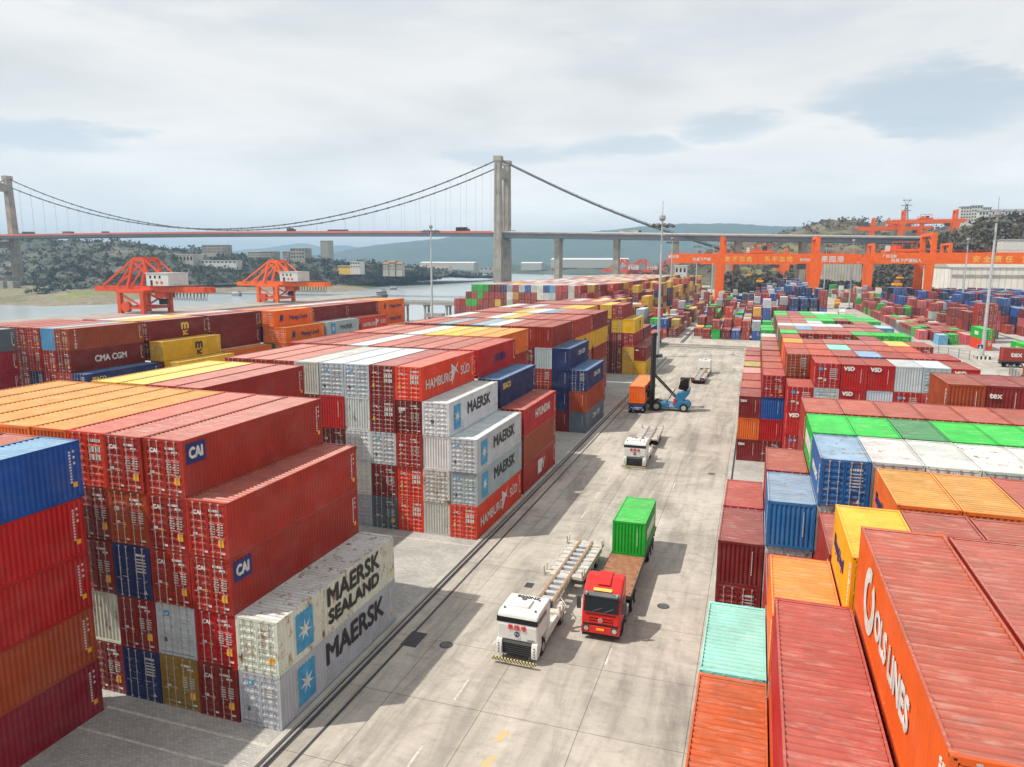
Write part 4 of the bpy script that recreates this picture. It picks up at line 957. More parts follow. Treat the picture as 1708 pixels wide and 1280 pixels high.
# ------------------------------------------------------------ terminal tractors with skeleton trailers
def agv(x,y,rz,label,tlabel,number='ZN0006'):
    t=thing('terminal_truck',label,'truck',(x,y,0),rz,'driverless white trucks on the roadway')
    w=M['truck_white']; bk=M['black_rubber']
    c=MB(); c.prism([(.32,1.28),(.22,2.25),(.34,2.92),(.62,3.02),(2.75,3.06),(2.85,2.7),(2.85,1.28)],-1.24,1.24,w); cab=part(c,'cab',t,bevel=.09)
    v=MB(); v.prism([(.21,2.42),(.265,2.70),(2.0,2.72),(2.0,2.44)],-1.262,1.262,M['dark_glass']); part(v,'visor_band',cab)
    r=MB(); r.box(-.55,.45,1.0,2.0,3.0,3.17,w); r.tube([(-.1,1.9,3.1),(-.1,1.9,3.22)],.16,M['lamp_grey'],12)
    for a,b in ((-.95,.75),(.95,.8),(.75,2.2)): r.tube([(a,b,3.0),(a,b,3.13)],.07,M['lamp_grey'],8)
    part(r,'roof_sensors',cab,bevel=.02)
    write(number,.42,'letter_black','zr',(.0,2.42,3.075),cab,bold=.008)
    write('果园港',.36,'truck_red','-y',(0,.205,2.14),cab,bold=.004,space=1.2)
    mb=MB(); n=20
    for i in range(n):
        a,b=2*math.pi*i/n,2*math.pi*(i+1)/n
        mb.quad([(.17*math.cos(a),.17*math.sin(a),0),(.11*math.cos(a),.11*math.sin(a),0),(.11*math.cos(b),.11*math.sin(b),0),(.17*math.cos(b),.17*math.sin(b),0)],M['letter_navy'])
    mb.box(-.03,.03,-.12,.12,-.002,.002,M['letter_navy']); em=link('emblem',mb.mesh('emblem',fix=False),cab); em.matrix_local=face_matrix('-y',(0,.235,1.74))@Matrix.Rotation(0,4,'Z')
    write(number,.14,'letter_black','-y',(.85,.275,1.45),cab)
    f=MB(); f.box(-.92,.92,.30,.6,.42,1.30,M['dark_gap'])
    for i in range(6): f.box(-.88,.88,.26,.31,.48+.13*i,.53+.13*i,M['dark_steel'])
    f.box(-.90,.90,.24,.34,1.12,1.27,M['lamp_grey']); part(f,'grille',t)
    for sx in (-1,1):
        m=MB(); m.prism([(.12,.42),(.10,.9),(.2,1.3),(1.0,1.36),(1.05,.9),(.55,.42)],*sorted((sx*.92,sx*1.27)),w)
        for i in range(4): m.tube([(sx*1.1,.06,.58+.17*i),(sx*1.1,.13,.58+.17*i)],.045,M['lamp_grey'],8)
        part(m,'front_fender',t,bevel=.03)
        m=MB(); m.prism([(2.0,.55),(2.1,1.12),(3.1,1.22),(6.0,1.15),(6.0,.75),(2.75,.6)],*sorted((sx*1.02,sx*1.25)),w); part(m,'side_skirt',t,bevel=.02)
    m=MB(); m.box(-1.35,1.35,-.32,-.2,.24,.42,M['hazard_stripe']); 
    for sx in (-.8,.8): m.bar((sx,-.22,.3),(sx,.4,.5),.06,.06,M['dark_steel'])
    part(m,'bumper_bar',t)
    m=MB(); m.box(-.95,.95,1.0,6.6,.75,1.05,M['chassis_beige']); m.box(-1.0,1.0,3.0,4.6,1.05,1.12,M['chassis_beige']); m.box(-.35,.05,4.7,5.5,1.1,1.5,M['sticker_orange']); m.box(.15,.6,4.9,5.5,1.1,1.55,M['dark_steel']); m.tube([(0,5.6,1.05),(0,5.6,1.25)],.5,M['dark_steel'],16); part(m,'chassis',t)
    for yy in (1.55,5.55):
        for sx in (-1.02,1.02):
            m=MB(); m.wheel(sx,yy,.52,.52,.36); m.tube([(sx+math.copysign(.185,sx),yy,.52),(sx+math.copysign(.2,sx),yy,.52)],.27,M['rim'],12); part(m,'wheel',t)
    tr=thing('skeleton_trailer',tlabel,'trailer',(x,y,0),rz,'skeleton trailers behind the white trucks')
    b=M['chassis_beige']; m=MB()
    for sx in (-.48,.48): m.box(sx-.08,sx+.08,4.2,16.8,1.0,1.42,b); m.box(sx-.05,sx+.05,4.2,16.8,1.42,1.435,M['chassis_rust'])
    part(m,'main_beams',tr)
    m=MB()
    for i in range(15): yy=4.6+.86*i; m.box(-.40,.40,yy-.2,yy+.2,1.12,1.34,M['chassis_grey'])
    part(m,'cross_members',tr)
    for yy in (4.7,10.3,16.4):
        m=MB(); m.box(-1.38,1.38,yy-.28,yy+.28,1.1,1.3,b)
        for sx in (-1,1):
            m.prism([(yy-.35,1.1),(yy-.42,1.85),(yy-.28,1.9),(yy-.1,1.3)],*sorted((sx*1.36,sx*1.43)),b); m.prism([(yy+.35,1.1),(yy+.42,1.75),(yy+.28,1.8),(yy+.1,1.3)],*sorted((sx*1.36,sx*1.43)),b)
        part(m,'container_bolster',tr)
    for sx in (-1,1):
        m=MB()
        m.box(*sorted((sx*.50,sx*1.34)),10.7,16.1,1.08,1.2,b)
        for i in range(7): m.box(*sorted((sx*.62,sx*1.30)),10.9+.78*i,11.1+.78*i,1.2,1.27,M['chassis_grey'])
        m.box(*sorted((sx*1.30,sx*1.36)),10.6,16.2,.8,1.24,b)
        part(m,'side_deck',tr)
        m=MB(); m.bar((sx*.5,7.2,1.2),(sx*1.3,6.2,1.0),.05,.05,b); m.bar((sx*1.3,6.2,1.0),(sx*1.1,6.0,.3),.05,.05,b); part(m,'hose_bracket',tr)
    m=MB(); m.box(-.6,.6,12,16.2,.55,.95,M['dark_steel']); m.box(-1.25,1.25,16.65,16.8,.6,1.25,M['dark_steel'])
    for sx in (-.9,.9): m.box(sx-.2,sx+.2,16.8,16.83,.75,.95,M['truck_red'])
    m.box(-.45,.45,16.8,16.84,.85,1.15,M['letter_white']); part(m,'rear_bumper',tr)
    for yy in (12.4,13.75,15.1):
        for sx in (-1.0,1.0):
            m=MB(); m.wheel(sx,yy,.5,.5,.55); m.tube([(sx+math.copysign(.28,sx),yy,.5),(sx+math.copysign(.3,sx),yy,.5)],.25,M['rim'],12); part(m,'wheel',tr)
    return t,tr
agv(9.1,9.7,R(-1.5),'driverless white truck nearest the camera, left of the red truck','empty beige skeleton trailer behind the nearest white truck')
agv(9.1,53.1,R(.5),'driverless white truck driving towards the camera in front of the blue forklift','empty skeleton trailer nearest the blue forklift')
agv(11.7,133.2,R(181.5)+R(-3),'driverless white truck driving away near the far end of the roadway','empty skeleton trailer seen from behind at the far end of the roadway')
# ------------------------------------------------------------ red lorry with flatbed
def flatbed(x,y,rz,label,y0,y1,cat='trailer',bedw=1.25,name='flatbed_trailer',deck='deck_wood'):
    tr=thing(name,label,cat,(x,y,0),rz)
    m=MB(); m.box(-bedw,bedw,y0,y1,1.38,1.5,M[deck]); part(m,'deck',tr)
    m=MB()
    for sx in (-1,1): m.box(*sorted((sx*bedw,sx*(bedw+.05))),y0,y1,1.28,1.52,M['dark_steel'])
    m.box(-bedw,bedw,y0-.05,y0,1.28,1.52,M['dark_steel']); m.box(-bedw,bedw,y1,y1+.05,1.2,1.52,M['dark_steel'])
    for sx in (-.45,.45): m.box(sx-.07,sx+.07,y0,y1,.95,1.38,M['dark_steel'])
    for i in range(int((y1-y0)/1.2)):
        for sx in (-1,1): m.box(sx*(bedw-.12)-.05,sx*(bedw-.12)+.05,y0+.4+1.2*i,y0+.5+1.2*i,1.5,1.515,M['dark_gap'])
    part(m,'frame',tr)
    for k in range(3):
        for sx in (-1.0,1.0):
            m=MB(); m.wheel(sx,y1-1.2-1.3*k,.5,.5,.5); m.tube([(sx+math.copysign(.255,sx),y1-1.2-1.3*k,.5),(sx+math.copysign(.275,sx),y1-1.2-1.3*k,.5)],.25,M['rim'],12); part(m,'wheel',tr)
    m=MB(); m.box(-1.2,1.2,y1-.1,y1+.06,.7,1.0,M['dark_steel']); part(m,'rear_bumper',tr)
    return tr
t=thing('lorry','red lorry cab pulling a flatbed with a green container','lorry',(13.25,13.9,0),R(.5))
rd=M['truck_red']; c=MB()
c.prism([(.0,.55),(-.03,1.0),(.02,1.85),(.30,2.72),(.55,3.05),(1.35,3.62),(2.15,3.66),(2.2,3.0),(2.2,.95),(1.9,.95),(1.75,.55)],-1.2,1.2,rd); cab=part(c,'cab',t,bevel=.17)
m=MB(); m.prism([(-.005,1.88),(.27,2.72),(.33,2.72),(.1,1.88)],-1.08,1.08,M['dark_glass']); ws=part(m,'windscreen',cab)
m=MB(); m.bar((-.5,-.03,1.92),(.1,.02,2.2),.03,.03,M['lamp_grey']); m.bar((.2,-.03,1.92),(.8,.02,2.2),.03,.03,M['lamp_grey']); part(m,'wipers',ws)
m=MB(); m.prism([(.24,2.74),(.18,2.86),(.42,3.02),(.5,2.98)],-1.12,1.12,M['lamp_grey']); part(m,'sun_visor',cab)
m=MB()
for i in range(3): m.box(-.72,.72,-.075,.0,1.2+.17*i,1.28+.17*i,M['truck_red'])
for i in range(2): m.box(-.72,.72,-.04,.0,1.29+.17*i,1.36+.17*i,M['dark_gap'])
m.box(-1.1,1.1,-.05,.0,1.02,1.12,M['dark_gap']); m.box(-.6,.6,-.06,0,.60,.68,M['dark_gap']); part(m,'grille',t)
m=MB(); m.box(-1.15,1.15,-.02,.25,.30,.50,M['dark_gap']); part(m,'lower_apron',t)
m=MB()
for sx in (-1,1):
    for z in (.5,.85,1.2): m.box(*sorted((sx*1.16,sx*1.28)),1.9,2.25,z,z+.06,M['dark_steel'])
    m.box(*sorted((sx*1.12,sx*1.22)),.65,1.75,.3,1.02,M['dark_gap'])
    part(m,'step',t); m=MB()
for sx in (-1,1):
    m=MB(); m.box(*sorted((sx*1.20,sx*1.23)),.42,1.55,1.72,1.76,M['dark_gap']); m.box(*sorted((sx*1.20,sx*1.24)),1.3,1.5,1.5,1.56,M['lamp_lens']); part(m,'door_handle',cab)
m=MB(); m.box(-.95,.95,-.035,.0,1.72,1.78,M['dark_gap']); part(m,'panel_gap',cab)
for sx in (-.95,.95):
    m=MB(); m.tube([(sx,.1,3.0),(sx,.25,3.02)],.07,M['lamp_lens'],8); part(m,'roof_lamp',cab)
m=MB(); m.box(-1.2,1.2,-.09,.3,.5,1.0,rd); bp=part(m,'bumper',t,bevel=.05)
for sx in (-.88,.88):
    m=MB(); m.tube([(sx,-.10,.80),(sx,-.06,.80)],.15,M['lamp_lens'],14); m.box(sx-.2,sx+.2,-.098,-.06,.62,1.0,M['dark_steel']); part(m,'headlight',t)
m=MB(); m.box(-.24,.24,-.115,-.08,.74,.88,M['sticker_orange']); part(m,'number_plate',t)
m=MB(); m.tube([(0,-.10,1.40),(0,-.07,1.40)],.15,M['lamp_lens'],16); m.tube([(0,-.11,1.40),(0,-.08,1.40)],.10,M['truck_red'],16); m.box(-.12,.12,-.115,-.09,1.38,1.42,M['lamp_lens']); part(m,'badge',t)
write('JAGUYHON',.10,'lamp_lens','-y',(0,-.012,1.74),cab,space=1.5) if False else None
m=MB(); m.prism([(.78,3.36),(1.2,3.66),(2.0,3.78),(2.0,3.60),(1.3,3.5)],-.42,.42,rd); part(m,'roof_hatch',cab,bevel=.03)
m=MB(); m.prism([(.45,3.09),(.62,3.21),(.66,3.17),(.49,3.05)],-.58,.58,M['letter_yellow']); part(m,'roof_sign',cab)
for sx in (-1,1):
    m=MB(); m.box(*sorted((sx*1.30,sx*1.55)),.15,.28,1.9,2.65,M['dark_steel']); m.bar((sx*1.2,.3,2.6),(sx*1.4,.2,2.6),.04,.04,M['dark_steel']); part(m,'mirror',t)
    m=MB(); m.prism([(.45,1.9),(.6,2.6),(1.5,2.6),(1.5,1.9)],*sorted((sx*1.195,sx*1.215)),M['dark_glass']); part(m,'side_window',cab)
m=MB(); m.box(-.9,.9,.3,6.5,.6,.95,M['dark_steel']); m.box(-1.0,1.0,2.3,2.8,.95,2.2,M['dark_steel']); m.box(.85,1.2,2.6,3.6,.5,1.0,M['rim']); m.box(-1.2,-.85,2.6,3.6,.5,1.0,M['rim']); part(m,'chassis',t)
for yy in (1.2,4.6,5.9):
    for sx in (-1.0,1.0):
        m=MB(); m.wheel(sx,yy,.52,.52,.34 if yy<2 else .55); m.tube([(sx+math.copysign(.29,sx),yy,.52),(sx+math.copysign(.3,sx),yy,.52)],.27,M['rim'],12); part(m,'wheel',t)
flatbed(13.27,13.9,R(.5),'flatbed trailer with worn brown wooden deck behind the red lorry',3.6,17.2)
gb=build_container(dict(x=0,y=0,z=0,L=TW,h=2.59,c='g',e='f',logo=[('plate',4.2,.8,'letter_white','+x',.5,.5)],mk=None),loc=(13.2,27.35,1.52),label='bright green container standing on the flatbed of the red lorry')
gb['group']='containers on road trailers'
write('LU 0 33 76',.22,'letter_white','-y',(0,TW/2+.07,2.25),gb) if False else None
# ------------------------------------------------------------ empty-container handler (blue)
t=thing('forklift','blue container forklift with a tall black mast beside the orange container','forklift',(6.6,88.9,0),R(0)); bl=M['truck_blue']
m=MB(); m.prism([(.3,.55),(.3,1.25),(2.0,1.35),(3.2,1.25),(4.0,1.75),(5.3,1.75),(5.75,1.3),(5.75,.75),(5.4,.5)],-1.0,1.0,bl,'y'); bd=part(m,'body',t,bevel=.12)
write('9',.9,'letter_white','-y',(2.9,-1.012,.9),bd,bold=.02) if False else None
mb=MB(); 
for i in range(3): mb.box(2.5,3.3-.15*i,-1.015,-1.0,.7+.2*i,.8+.2*i,M['letter_white'])
part(mb,'side_marking',bd)
m=MB()
for yy in (-.75,.75):
    m.box(-.35,-.05,yy-.16,yy+.16,.3,12.1,M['dark_gap']); m.box(-.65,-.4,yy-.1,yy+.1,.3,11.6,M['dark_steel'])
for z in (.6,3.6,6.6,9.6,11.9): m.box(-.35,-.05,-.75,.75,z,z+.25,M['dark_steel'])
for i in range(9): m.bar((-.2,-.5,.9+1.2*i),(-.2,.5,1.9+1.2*i),.05,.05,M['dark_steel'])
m.tube([(-.1,0,1),(-.1,0,11.5)],.12,M['dark_steel'],8)
m.tube([(-.2,-.75,12.0),(-.2,.75,12.0)],.32,M['dark_gap'],12); part(m,'mast',t)
m=MB(); m.box(-1.1,-.65,-3.2,3.2,3.2,3.6,M['dark_gap']); m.box(-1.1,-.65,-.9,.9,2.0,3.6,M['dark_gap']); m.box(-1.15,-.9,-3.2,-2.9,3.2,4.3,M['dark_gap']); m.box(-1.15,-.9,2.9,3.2,3.2,4.3,M['dark_gap']); part(m,'spreader',t)
for yy in (-.6,.6):
    m=MB(); m.tube([(-.05,yy,5.6),(3.6,yy,2.0)],.11,M['dark_gap'],8); m.bar((2.0,yy,1.3),(3.2,yy,3.4),.12,.12,M['dark_gap']); part(m,'tilt_cylinder',t)
for xx,r,w in ((.55,.78,.9),(4.75,.68,.5)):
    for sy in (-1,1):
        m=MB(); yy=sy*(1.1 if xx<1 else .95); m.tube([(xx,yy-w/2,r),(xx,yy+w/2,r)],r,M['black_rubber'],20); m.tube([(xx,yy+sy*(w/2),r),(xx,yy+sy*(w/2+.03),r)],r*.55,M['rim'],14); part(m,'wheel',t)
m=MB(); m.prism([(3.2,1.6),(3.6,2.9),(5.2,3.3),(5.6,3.9),(5.5,2.9),(4.6,1.7)],-.9,.9,bl,'y'); part(m,'cab_support',t,bevel=.05)
m=MB(); m.prism([(3.9,3.6),(3.75,3.75),(4.1,4.9),(4.9,5.25),(5.35,5.1),(5.4,3.9),(5.0,3.3)],-.75,.75,M['dark_glass'],'y'); cb=part(m,'operator_cab',t,bevel=.04)
m=MB(); m.box(4.0,5.4,-.8,.8,5.18,5.3,M['dark_gap'])
for xx,zz in ((3.95,4.2),(5.35,4.4)):
    for yy in (-.76,.76): m.bar((xx,yy,3.7),(xx+(.15 if xx<4.5 else 0),yy,5.2),.08,.08,M['dark_gap'])
part(m,'cab_frame',cb)
m=MB()
for yy in (-.95,.95):
    for xx in (.9,1.7,2.4): m.bar((xx,yy,1.3),(xx,yy,2.3),.04,.04,M['lamp_lens'])
    for zz in (1.8,2.3): m.bar((.9,yy,zz),(2.4,yy,zz),.04,.04,M['lamp_lens'])
    m.bar((2.9,yy,2.6),(3.7,yy,4.3),.04,.04,M['lamp_lens']); m.bar((3.3,yy,3.0),(3.3,yy,4.2),.04,.04,M['lamp_lens']); m.bar((3.3,yy,4.2),(4.,yy,4.4),.04,.04,M['lamp_lens'])
part(m,'hand_rails',t)
m=MB(); m.box(3.1,3.5,-1.02,-.7,1.3,2.0,M['truck_red']); part(m,'extinguisher_box',t)
# truck with the orange container, seen from its blue end
tr=flatbed(4.4,84.2,R(1.5),'low trailer with a blue end plate under the orange container beside the forklift',.6,13.0,name='container_trailer',deck='dark_steel')
m=MB(); m.box(-1.1,1.1,.2,.55,.55,1.25,M['truck_navy']); m.box(-.9,.9,.17,.2,.9,1.0,M['letter_white']); m.box(-.6,.5,.17,.2,.68,.78,M['letter_white'])
for sx in (-1.12,1.0): m.box(sx,sx+.15,.15,.3,.5,.75,M['lamp_lens'])
part(m,'end_plate',tr)
for k in (0,1):
    for sx in (-1.,1.):
        m=MB(); m.wheel(sx,1.2+1.3*k,.5,.5,.5); part(m,'wheel',tr)
ob=build_container(dict(x=0,y=0,z=0,L=LF,h=2.7,c='O',e='f',logo=[],mk=None),loc=(4.25,91.,1.53),rz=R(181.5),label='vivid orange container on a low trailer beside the blue forklift'); ob['group']='containers on road trailers'
# trailer on the right-hand road
tr=flatbed(0,0,0,'road trailer carrying the brick red container at the right edge of the picture',-6.2,6.2,name='container_trailer',deck='dark_steel'); tr.location=(81.2,165.5,0); tr.rotation_euler=(0,0,R(92))
rb=build_container(dict(x=0,y=0,z=0,L=LF,h=2.9,c='R',e='d',logo=[('tex',1.7,'letter_white','-x',.78,.5,dict(bold=.05))],mk=None),loc=(81.2,165.5,1.53),rz=R(92),label='brick red container with big white letters on a trailer at the right edge'); rb['group']='containers on road trailers'
# small vehicles further down the road between the yards
def far_truck(x,y,rz,cc,boxc,label):
    t=thing('lorry',label,'lorry',(x,y,0),rz,'lorries waiting between the far yards')
    m=MB(); m.prism([(0,.5),(0,1.9),(.4,3.0),(2.1,3.1),(2.1,.8)],-1.2,1.2,M[cc]); c=part(m,'cab',t,bevel=.05)
    m=MB(); m.prism([(-.02,1.8),(.3,2.7),(.4,2.7),(.1,1.8)],-1.05,1.05,M['dark_glass']); part(m,'windscreen',c)
    m=MB(); m.box(-1.1,1.1,2.2,14.6,1.1,1.4,M['dark_steel']); m.box(-.6,.6,.3,14,.6,1.1,M['dark_steel']); part(m,'chassis',t)
    for yy in (1.2,4.8,11,12.4,13.8):
        for sx in (-1,1): m=MB(); m.wheel(sx,yy,.5,.5,.45); part(m,'wheel',t)
    if boxc:
        v=Matrix.Rotation(rz,3,'Z')@Vector((0,8.6,0)); o=build_container(dict(x=0,y=0,z=0,L=LF,h=2.7,c=boxc,e='f',logo=[],mk=None),loc=(x+v.x,y+v.y,1.42),rz=math.pi+rz,label=label.replace('lorry',COLS[boxc][0]+' container')+' load' if len(label.split())<14 else label); o['group']='containers on road trailers'
far_truck(-6.0,173,R(-2),'truck_navy','R','dark blue lorry behind the yellow and maroon left block')
far_truck(-9.5,190,R(-2),'truck_navy','n','navy lorry queueing behind the dark blue lorry')
far_truck(-14,300,R(-4),'truck_red','m','red lorry parked by the distant yellow stacks')
far_truck(58,330,R(-4),'truck_white','w','white lorry on the road left of the right yard')
far_truck(62,395,R(-4),'sticker_orange','y','orange lorry far down the right yard road')
# ------------------------------------------------------------ gantry cranes over the yards
def rmg(x0,x1,y,label,cl=26,cr=20,mat='crane_orange',zt=28.3,zb=23.3,text=None,dy=17,trolley=.45,sc=1.):
    t=thing('gantry_crane',label,'crane',(0,y,0),0,'orange gantry cranes over the yards'); o=M[mat]
    gl,gr=x0-cl,x1+cr
    for i,dyy in enumerate((0,dy)):
        m=MB(); m.box(gl+3,gr-3,dyy-1.0,dyy+1.0,zb,zt,o)
        m.prism([(gl+3,zb),(gl+3,zt),(gl,zt-.4),(gl,zb+2.0)],dyy-1,dyy+1,o,'y') ; m.prism([(gr-3,zt),(gr-3,zb),(gr,zb+2.0),(gr,zt-.4)],dyy-1,dyy+1,o,'y')
        g=part(m,'girder',t)
        m=MB()
        for k in range(int((gr-gl)/4)): m.bar((gl+2+4*k,dyy-1,zt),(gl+2+4*k,dyy-1,zt+1.1),.08,.08,M['crane_red'])
        m.bar((gl,dyy-1,zt+1.1),(gr,dyy-1,zt+1.1),.1,.1,M['crane_red']); part(m,'walkway_rail',g)
        for x,wt,wb in ((x0,3.6,2.9),(x1,6.4,2.6)):
            m=MB(); m.taper((x+(0 if x==x0 else .3),dyy,1.6),(x+(.3 if x==x0 else 1.2),dyy,zb),wb,1.9,wt,2.2,o); part(m,'leg',t)
    for x in (x0,x1):
        m=MB(); m.box(x-.9,x+.9,-3,dy+3,1.2,2.6,o)
        for yy in (-2.2,-.7,dy+.7,dy+2.2): m.tube([(x-.3,yy,.55),(x+.3,yy,.55)],.5,M['dark_steel'],12)
        m.box(x-.6,x+.6,-3,dy+3,.7,1.25,M['crane_red']); part(m,'end_carriage',t)
        m=MB(); xx=x+1.2
        for dyy in (0,dy): m.box(xx-1.1,xx+1.1,dyy-.7,dyy+.7,zt,zt+7.6,o)
        m.box(xx-1.0,xx+1.0,-.7,dy+.7,zt+7.6,zt+9.0,o); m.bar((xx,0,zt+.2),(xx,dy/2,zt+7.6),.5,.5,o); part(m,'portal_frame',t)
    xt=x0+(x1-x0)*trolley; m=MB(); m.box(xt-6,xt+6,-.5,dy+.5,zt+.5,zt+1.6,o); m.box(xt-3.4,xt-1.2,2,dy-3,zt+1.6,zt+3.2,M['crane_red']); m.box(xt+.6,xt+3.0,3,dy-5,zt+1.6,zt+3.6,M['dark_steel']); [m.bar((xt+a,.5,zt+1.6),(xt+a,.5,zt+4.8),.3,.3,M['crane_red']) for a in (-5,-1,3,5)]; m.bar((xt-5,.5,zt+4.8),(xt+5,.5,zt+4.8),.3,.35,M['crane_red']); m.box(xt-7.5,xt-6,0,3,zt+.5,zt+3.2,M['cabin_white']); tl=part(m,'trolley',t)
    m=MB()
    for a in (-1.4,1.4):
        for b in (dy/2-2.5,dy/2+2.5): m.bar((xt+a,b,zt),(xt+a,b,14),.07,.07,M['dark_steel'])
    m.box(xt-1.8,xt+1.8,dy/2-3.2,dy/2+3.2,13.2,14.2,M['sticker_orange']); m.box(xt-1,xt+1,dy/2-1.5,dy/2+1.5,14.2,15.6,M['chassis_rust']); part(m,'spreader',tl)
    m=MB(); m.box(x1-8,x1-4,-1.8,1.4,zb-3.0,zb-.1,M['dark_steel']); part(m,'electrical_house',t)
    for (s_,size,mt,x,z,kw) in (text or []): write(s_,size,mt,'-y',(x,-1.03,z),t,**kw)
    return t
bb=dict(bold=.05)
rmg(1.,48.5,385,'orange gantry crane spanning the middle yard with yellow characters on its beam',27,22,dy=30,text=[('安不忘危',2.9,'letter_yellow',11,25.3,dict(bold=.05,space=1.55)),('乐不忘忧',2.9,'letter_yellow',31,25.3,dict(bold=.05,space=1.55)),('果园港',3.3,'letter_white',57,25.3,dict(bold=.08,space=1.25)),('重庆港',1.9,'letter_white',-23,26.6,dict(bold=.04)),('吊具下严禁',1.9,'letter_white',-8,25.2,dict(bold=.05)),('RMG5',1.9,'letter_white',44,25.1,bb)])
rmg(94.5,142,350,'orange gantry crane over the right yard nearest the warehouse',24,26,dy=24,trolley=-.22,text=[('安全责任',3.0,'letter_yellow',119,25.2,dict(bold=.05,space=1.8)),('重于泰山',3.0,'letter_yellow',138,25.2,dict(bold=.05,space=1.8)),('吊具下严禁站人',1.8,'letter_white',85,24.6,dict(bold=.05)),('广西玉柴',1.5,'letter_white',78,26.6,dict(bold=.04))])
rmg(95,142,540,'orange gantry crane behind the nearer one over the right yard',28,10,dy=24,text=[('广西玉柴',2.2,'letter_white',70,27.,dict(bold=.05)),('吊具下严禁站人',2.2,'letter_white',80,24.6,dict(bold=.05))])
rmg(-8,42,640,'distant orange gantry crane seen between the legs of the middle one',22,20,dy=26,zt=27,zb=22.5)
rmg(-6,40,760,'most distant orange gantry crane at the end of the middle yard',26,20,dy=26,zt=26.5,zb=22.5)
def hillcrane(x,y,z,label):
    t=rmg(x-22,x+22,y,label,14,10,'crane_orange',24,20.5,dy=12); t.location.z=z
hillcrane(150,800,36,'orange gantry crane on the plateau left of the pylon'); hillcrane(172,770,41,'orange gantry crane on the plateau beside the white cabin')
# ------------------------------------------------------------ quay cranes on the river wharf
def quay(x,y,label,s=1.,cols='crane_red',cabin=True):
    t=thing('quay_crane',label,'crane',(x,y,0),0,'red quay cranes along the river'); t.scale=(s,s,s); o=M[cols]
    # X: negative = river side. gauge 13, base 15 along the quay
    zb,zt=9.6,12.0
    for gx in (-13,0):
        for gy in (0,16):
            m=MB(); m.taper((gx,gy,-2),(gx,gy,zb),2.0,1.7,1.9,1.7,o); part(m,'leg',t)
    m=MB()
    for gy in (0,16): m.bar((-13,gy,2.6),(0,gy,2.6),1.2,1.1,o); m.bar((-13,gy,zb-.8),(0,gy,2.9),.7,.7,o)
    for gx in (-13,0): m.bar((gx,0,2.6),(gx,16,2.6),1.2,1.1,o)
    m.bar((0,0,2.9),(0,16,zb-.5),.6,.6,o); part(m,'portal_ties',t)
    for gy in (5,11):
        m=MB(); m.box(-32,30,gy-.7,gy+.7,zb,zt,o); g=part(m,'boom',t)
    m=MB()
    for k in range(16): m.bar((-31+4*k,5,zt-.3),(-31+4*k,11,zt-.3),.5,.5,o)
    for k in range(20): m.bar((-31+3.2*k,4.2,zt),(-31+3.2*k,4.2,zt+1.1),.09,.09,o)
    m.bar((-31,4.2,zt+1.1),(30,4.2,zt+1.1),.12,.12,o); m.box(-14.5,1.5,-.9,16.9,zb-.4,zb+.9,o); part(m,'boom_ties',t)
    ap=24.5
    for gy in (4.,12.):
        m=MB(); m.bar((-12,gy,zt),(-7.5,gy,ap),1.1,1.1,o); m.bar((1.,gy,zt),(-2.,gy,ap),1.1,1.1,o); m.bar((-7.5,gy,ap-.3),(-2,gy,ap-.3),1.,1.6,o)
        m.bar((-7.5,gy,ap),(-26.5,gy,zt+.2),.75,.75,o); m.bar((-7.5,gy,ap-1),(-18,gy,zt+.2),.6,.6,o); m.bar((-7.5,gy,ap-1.2),(3,gy,zt+2.2),.8,.8,o); m.bar((-2,gy,ap),(9,gy,zt+4),.6,.6,o); part(m,'apex_frame',t)
    m=MB(); m.bar((-7.5,4,ap),(-7.5,12,ap),1.2,1.4,o); m.bar((-2,4,ap),(-2,12,ap),1.2,1.4,o); part(m,'apex_ties',t)
    if cabin:
        m=MB(); m.box(1.8,14,1,13,zt+.6,zt+6.0,M['cabin_white']); m.box(1.5,14.3,.7,13.3,zt+6.0,zt+6.3,M['cabin_white']); h=part(m,'machinery_house',t)
        for k in range(4): m=MB(); m.box(3.6+2.6*k,4.6+2.6*k,.94,1.02,zt+3.8,zt+5.0,M['dark_gap']); part(m,'window',h)
        for k in range(2): m=MB(); m.tube([(7.6+2.6*k,.9,zt+2.0),(7.6+2.6*k,1.05,zt+2.0)],.7,M['crane_red'],10); part(m,'vent',h)
        write('果园港务',1.7,'letter_blue','-y',(0,0,0),h); h.children[-1].matrix_local=face_matrix('-x',(1.77,7.2,zt+3.9))
        m=MB(); m.box(4.0,5.2,.92,1.03,zt+.7,zt+3.0,M['dark_gap']); part(m,'door',h)
    m=MB()
    for k in range(12): m.tube([(7+1.9*k,7,zb),(7+1.9*k,7,zb-3.2),(7.9+1.9*k,7,zb-3.6),(8.8+1.9*k,7,zb)],.16,M['dark_steel'],5,False)
    part(m,'cable_festoon',t)
    m=MB(); m.box(2,8,5,11,zb-2.6,zb-.2,M['crane_red']); m.box(3.2,5.2,6,9,zb-5.6,zb-3.0,M['dark_gap']); m.bar((4,7,zb-3),(4,7,zb-.4),.3,.3,M['dark_gap']); part(m,'operator_cab',t)
    m=MB(); m.tube([(-9.5,0-.9,3.0),(-9.5,.9,3.0)],2.4,M['crane_red'],14); part(m,'cable_reel',t)
quay(-239,232,'red quay crane on the wharf, left of the two big ones')
quay(-241,332,'orange quay crane on the wharf, right of the two big ones',.97,'crane_orange')
quay(-150,985,'small distant red quay crane beyond the bridge pier',1.15); quay(-128,1010,'second small distant red quay crane beyond the bridge',1.15); quay(-96,1030,'third small distant red quay crane beyond the bridge',1.1)
m=MB(); m.box(-262,-232,150,440,-1.6,-.02,M['concrete_grey'])
for k in range(20): 
    for xx in (-260,-234): m.tube([(xx,152+15*k,-14),(xx,152+15*k,-1.6)],.9,M['concrete_grey'],8)
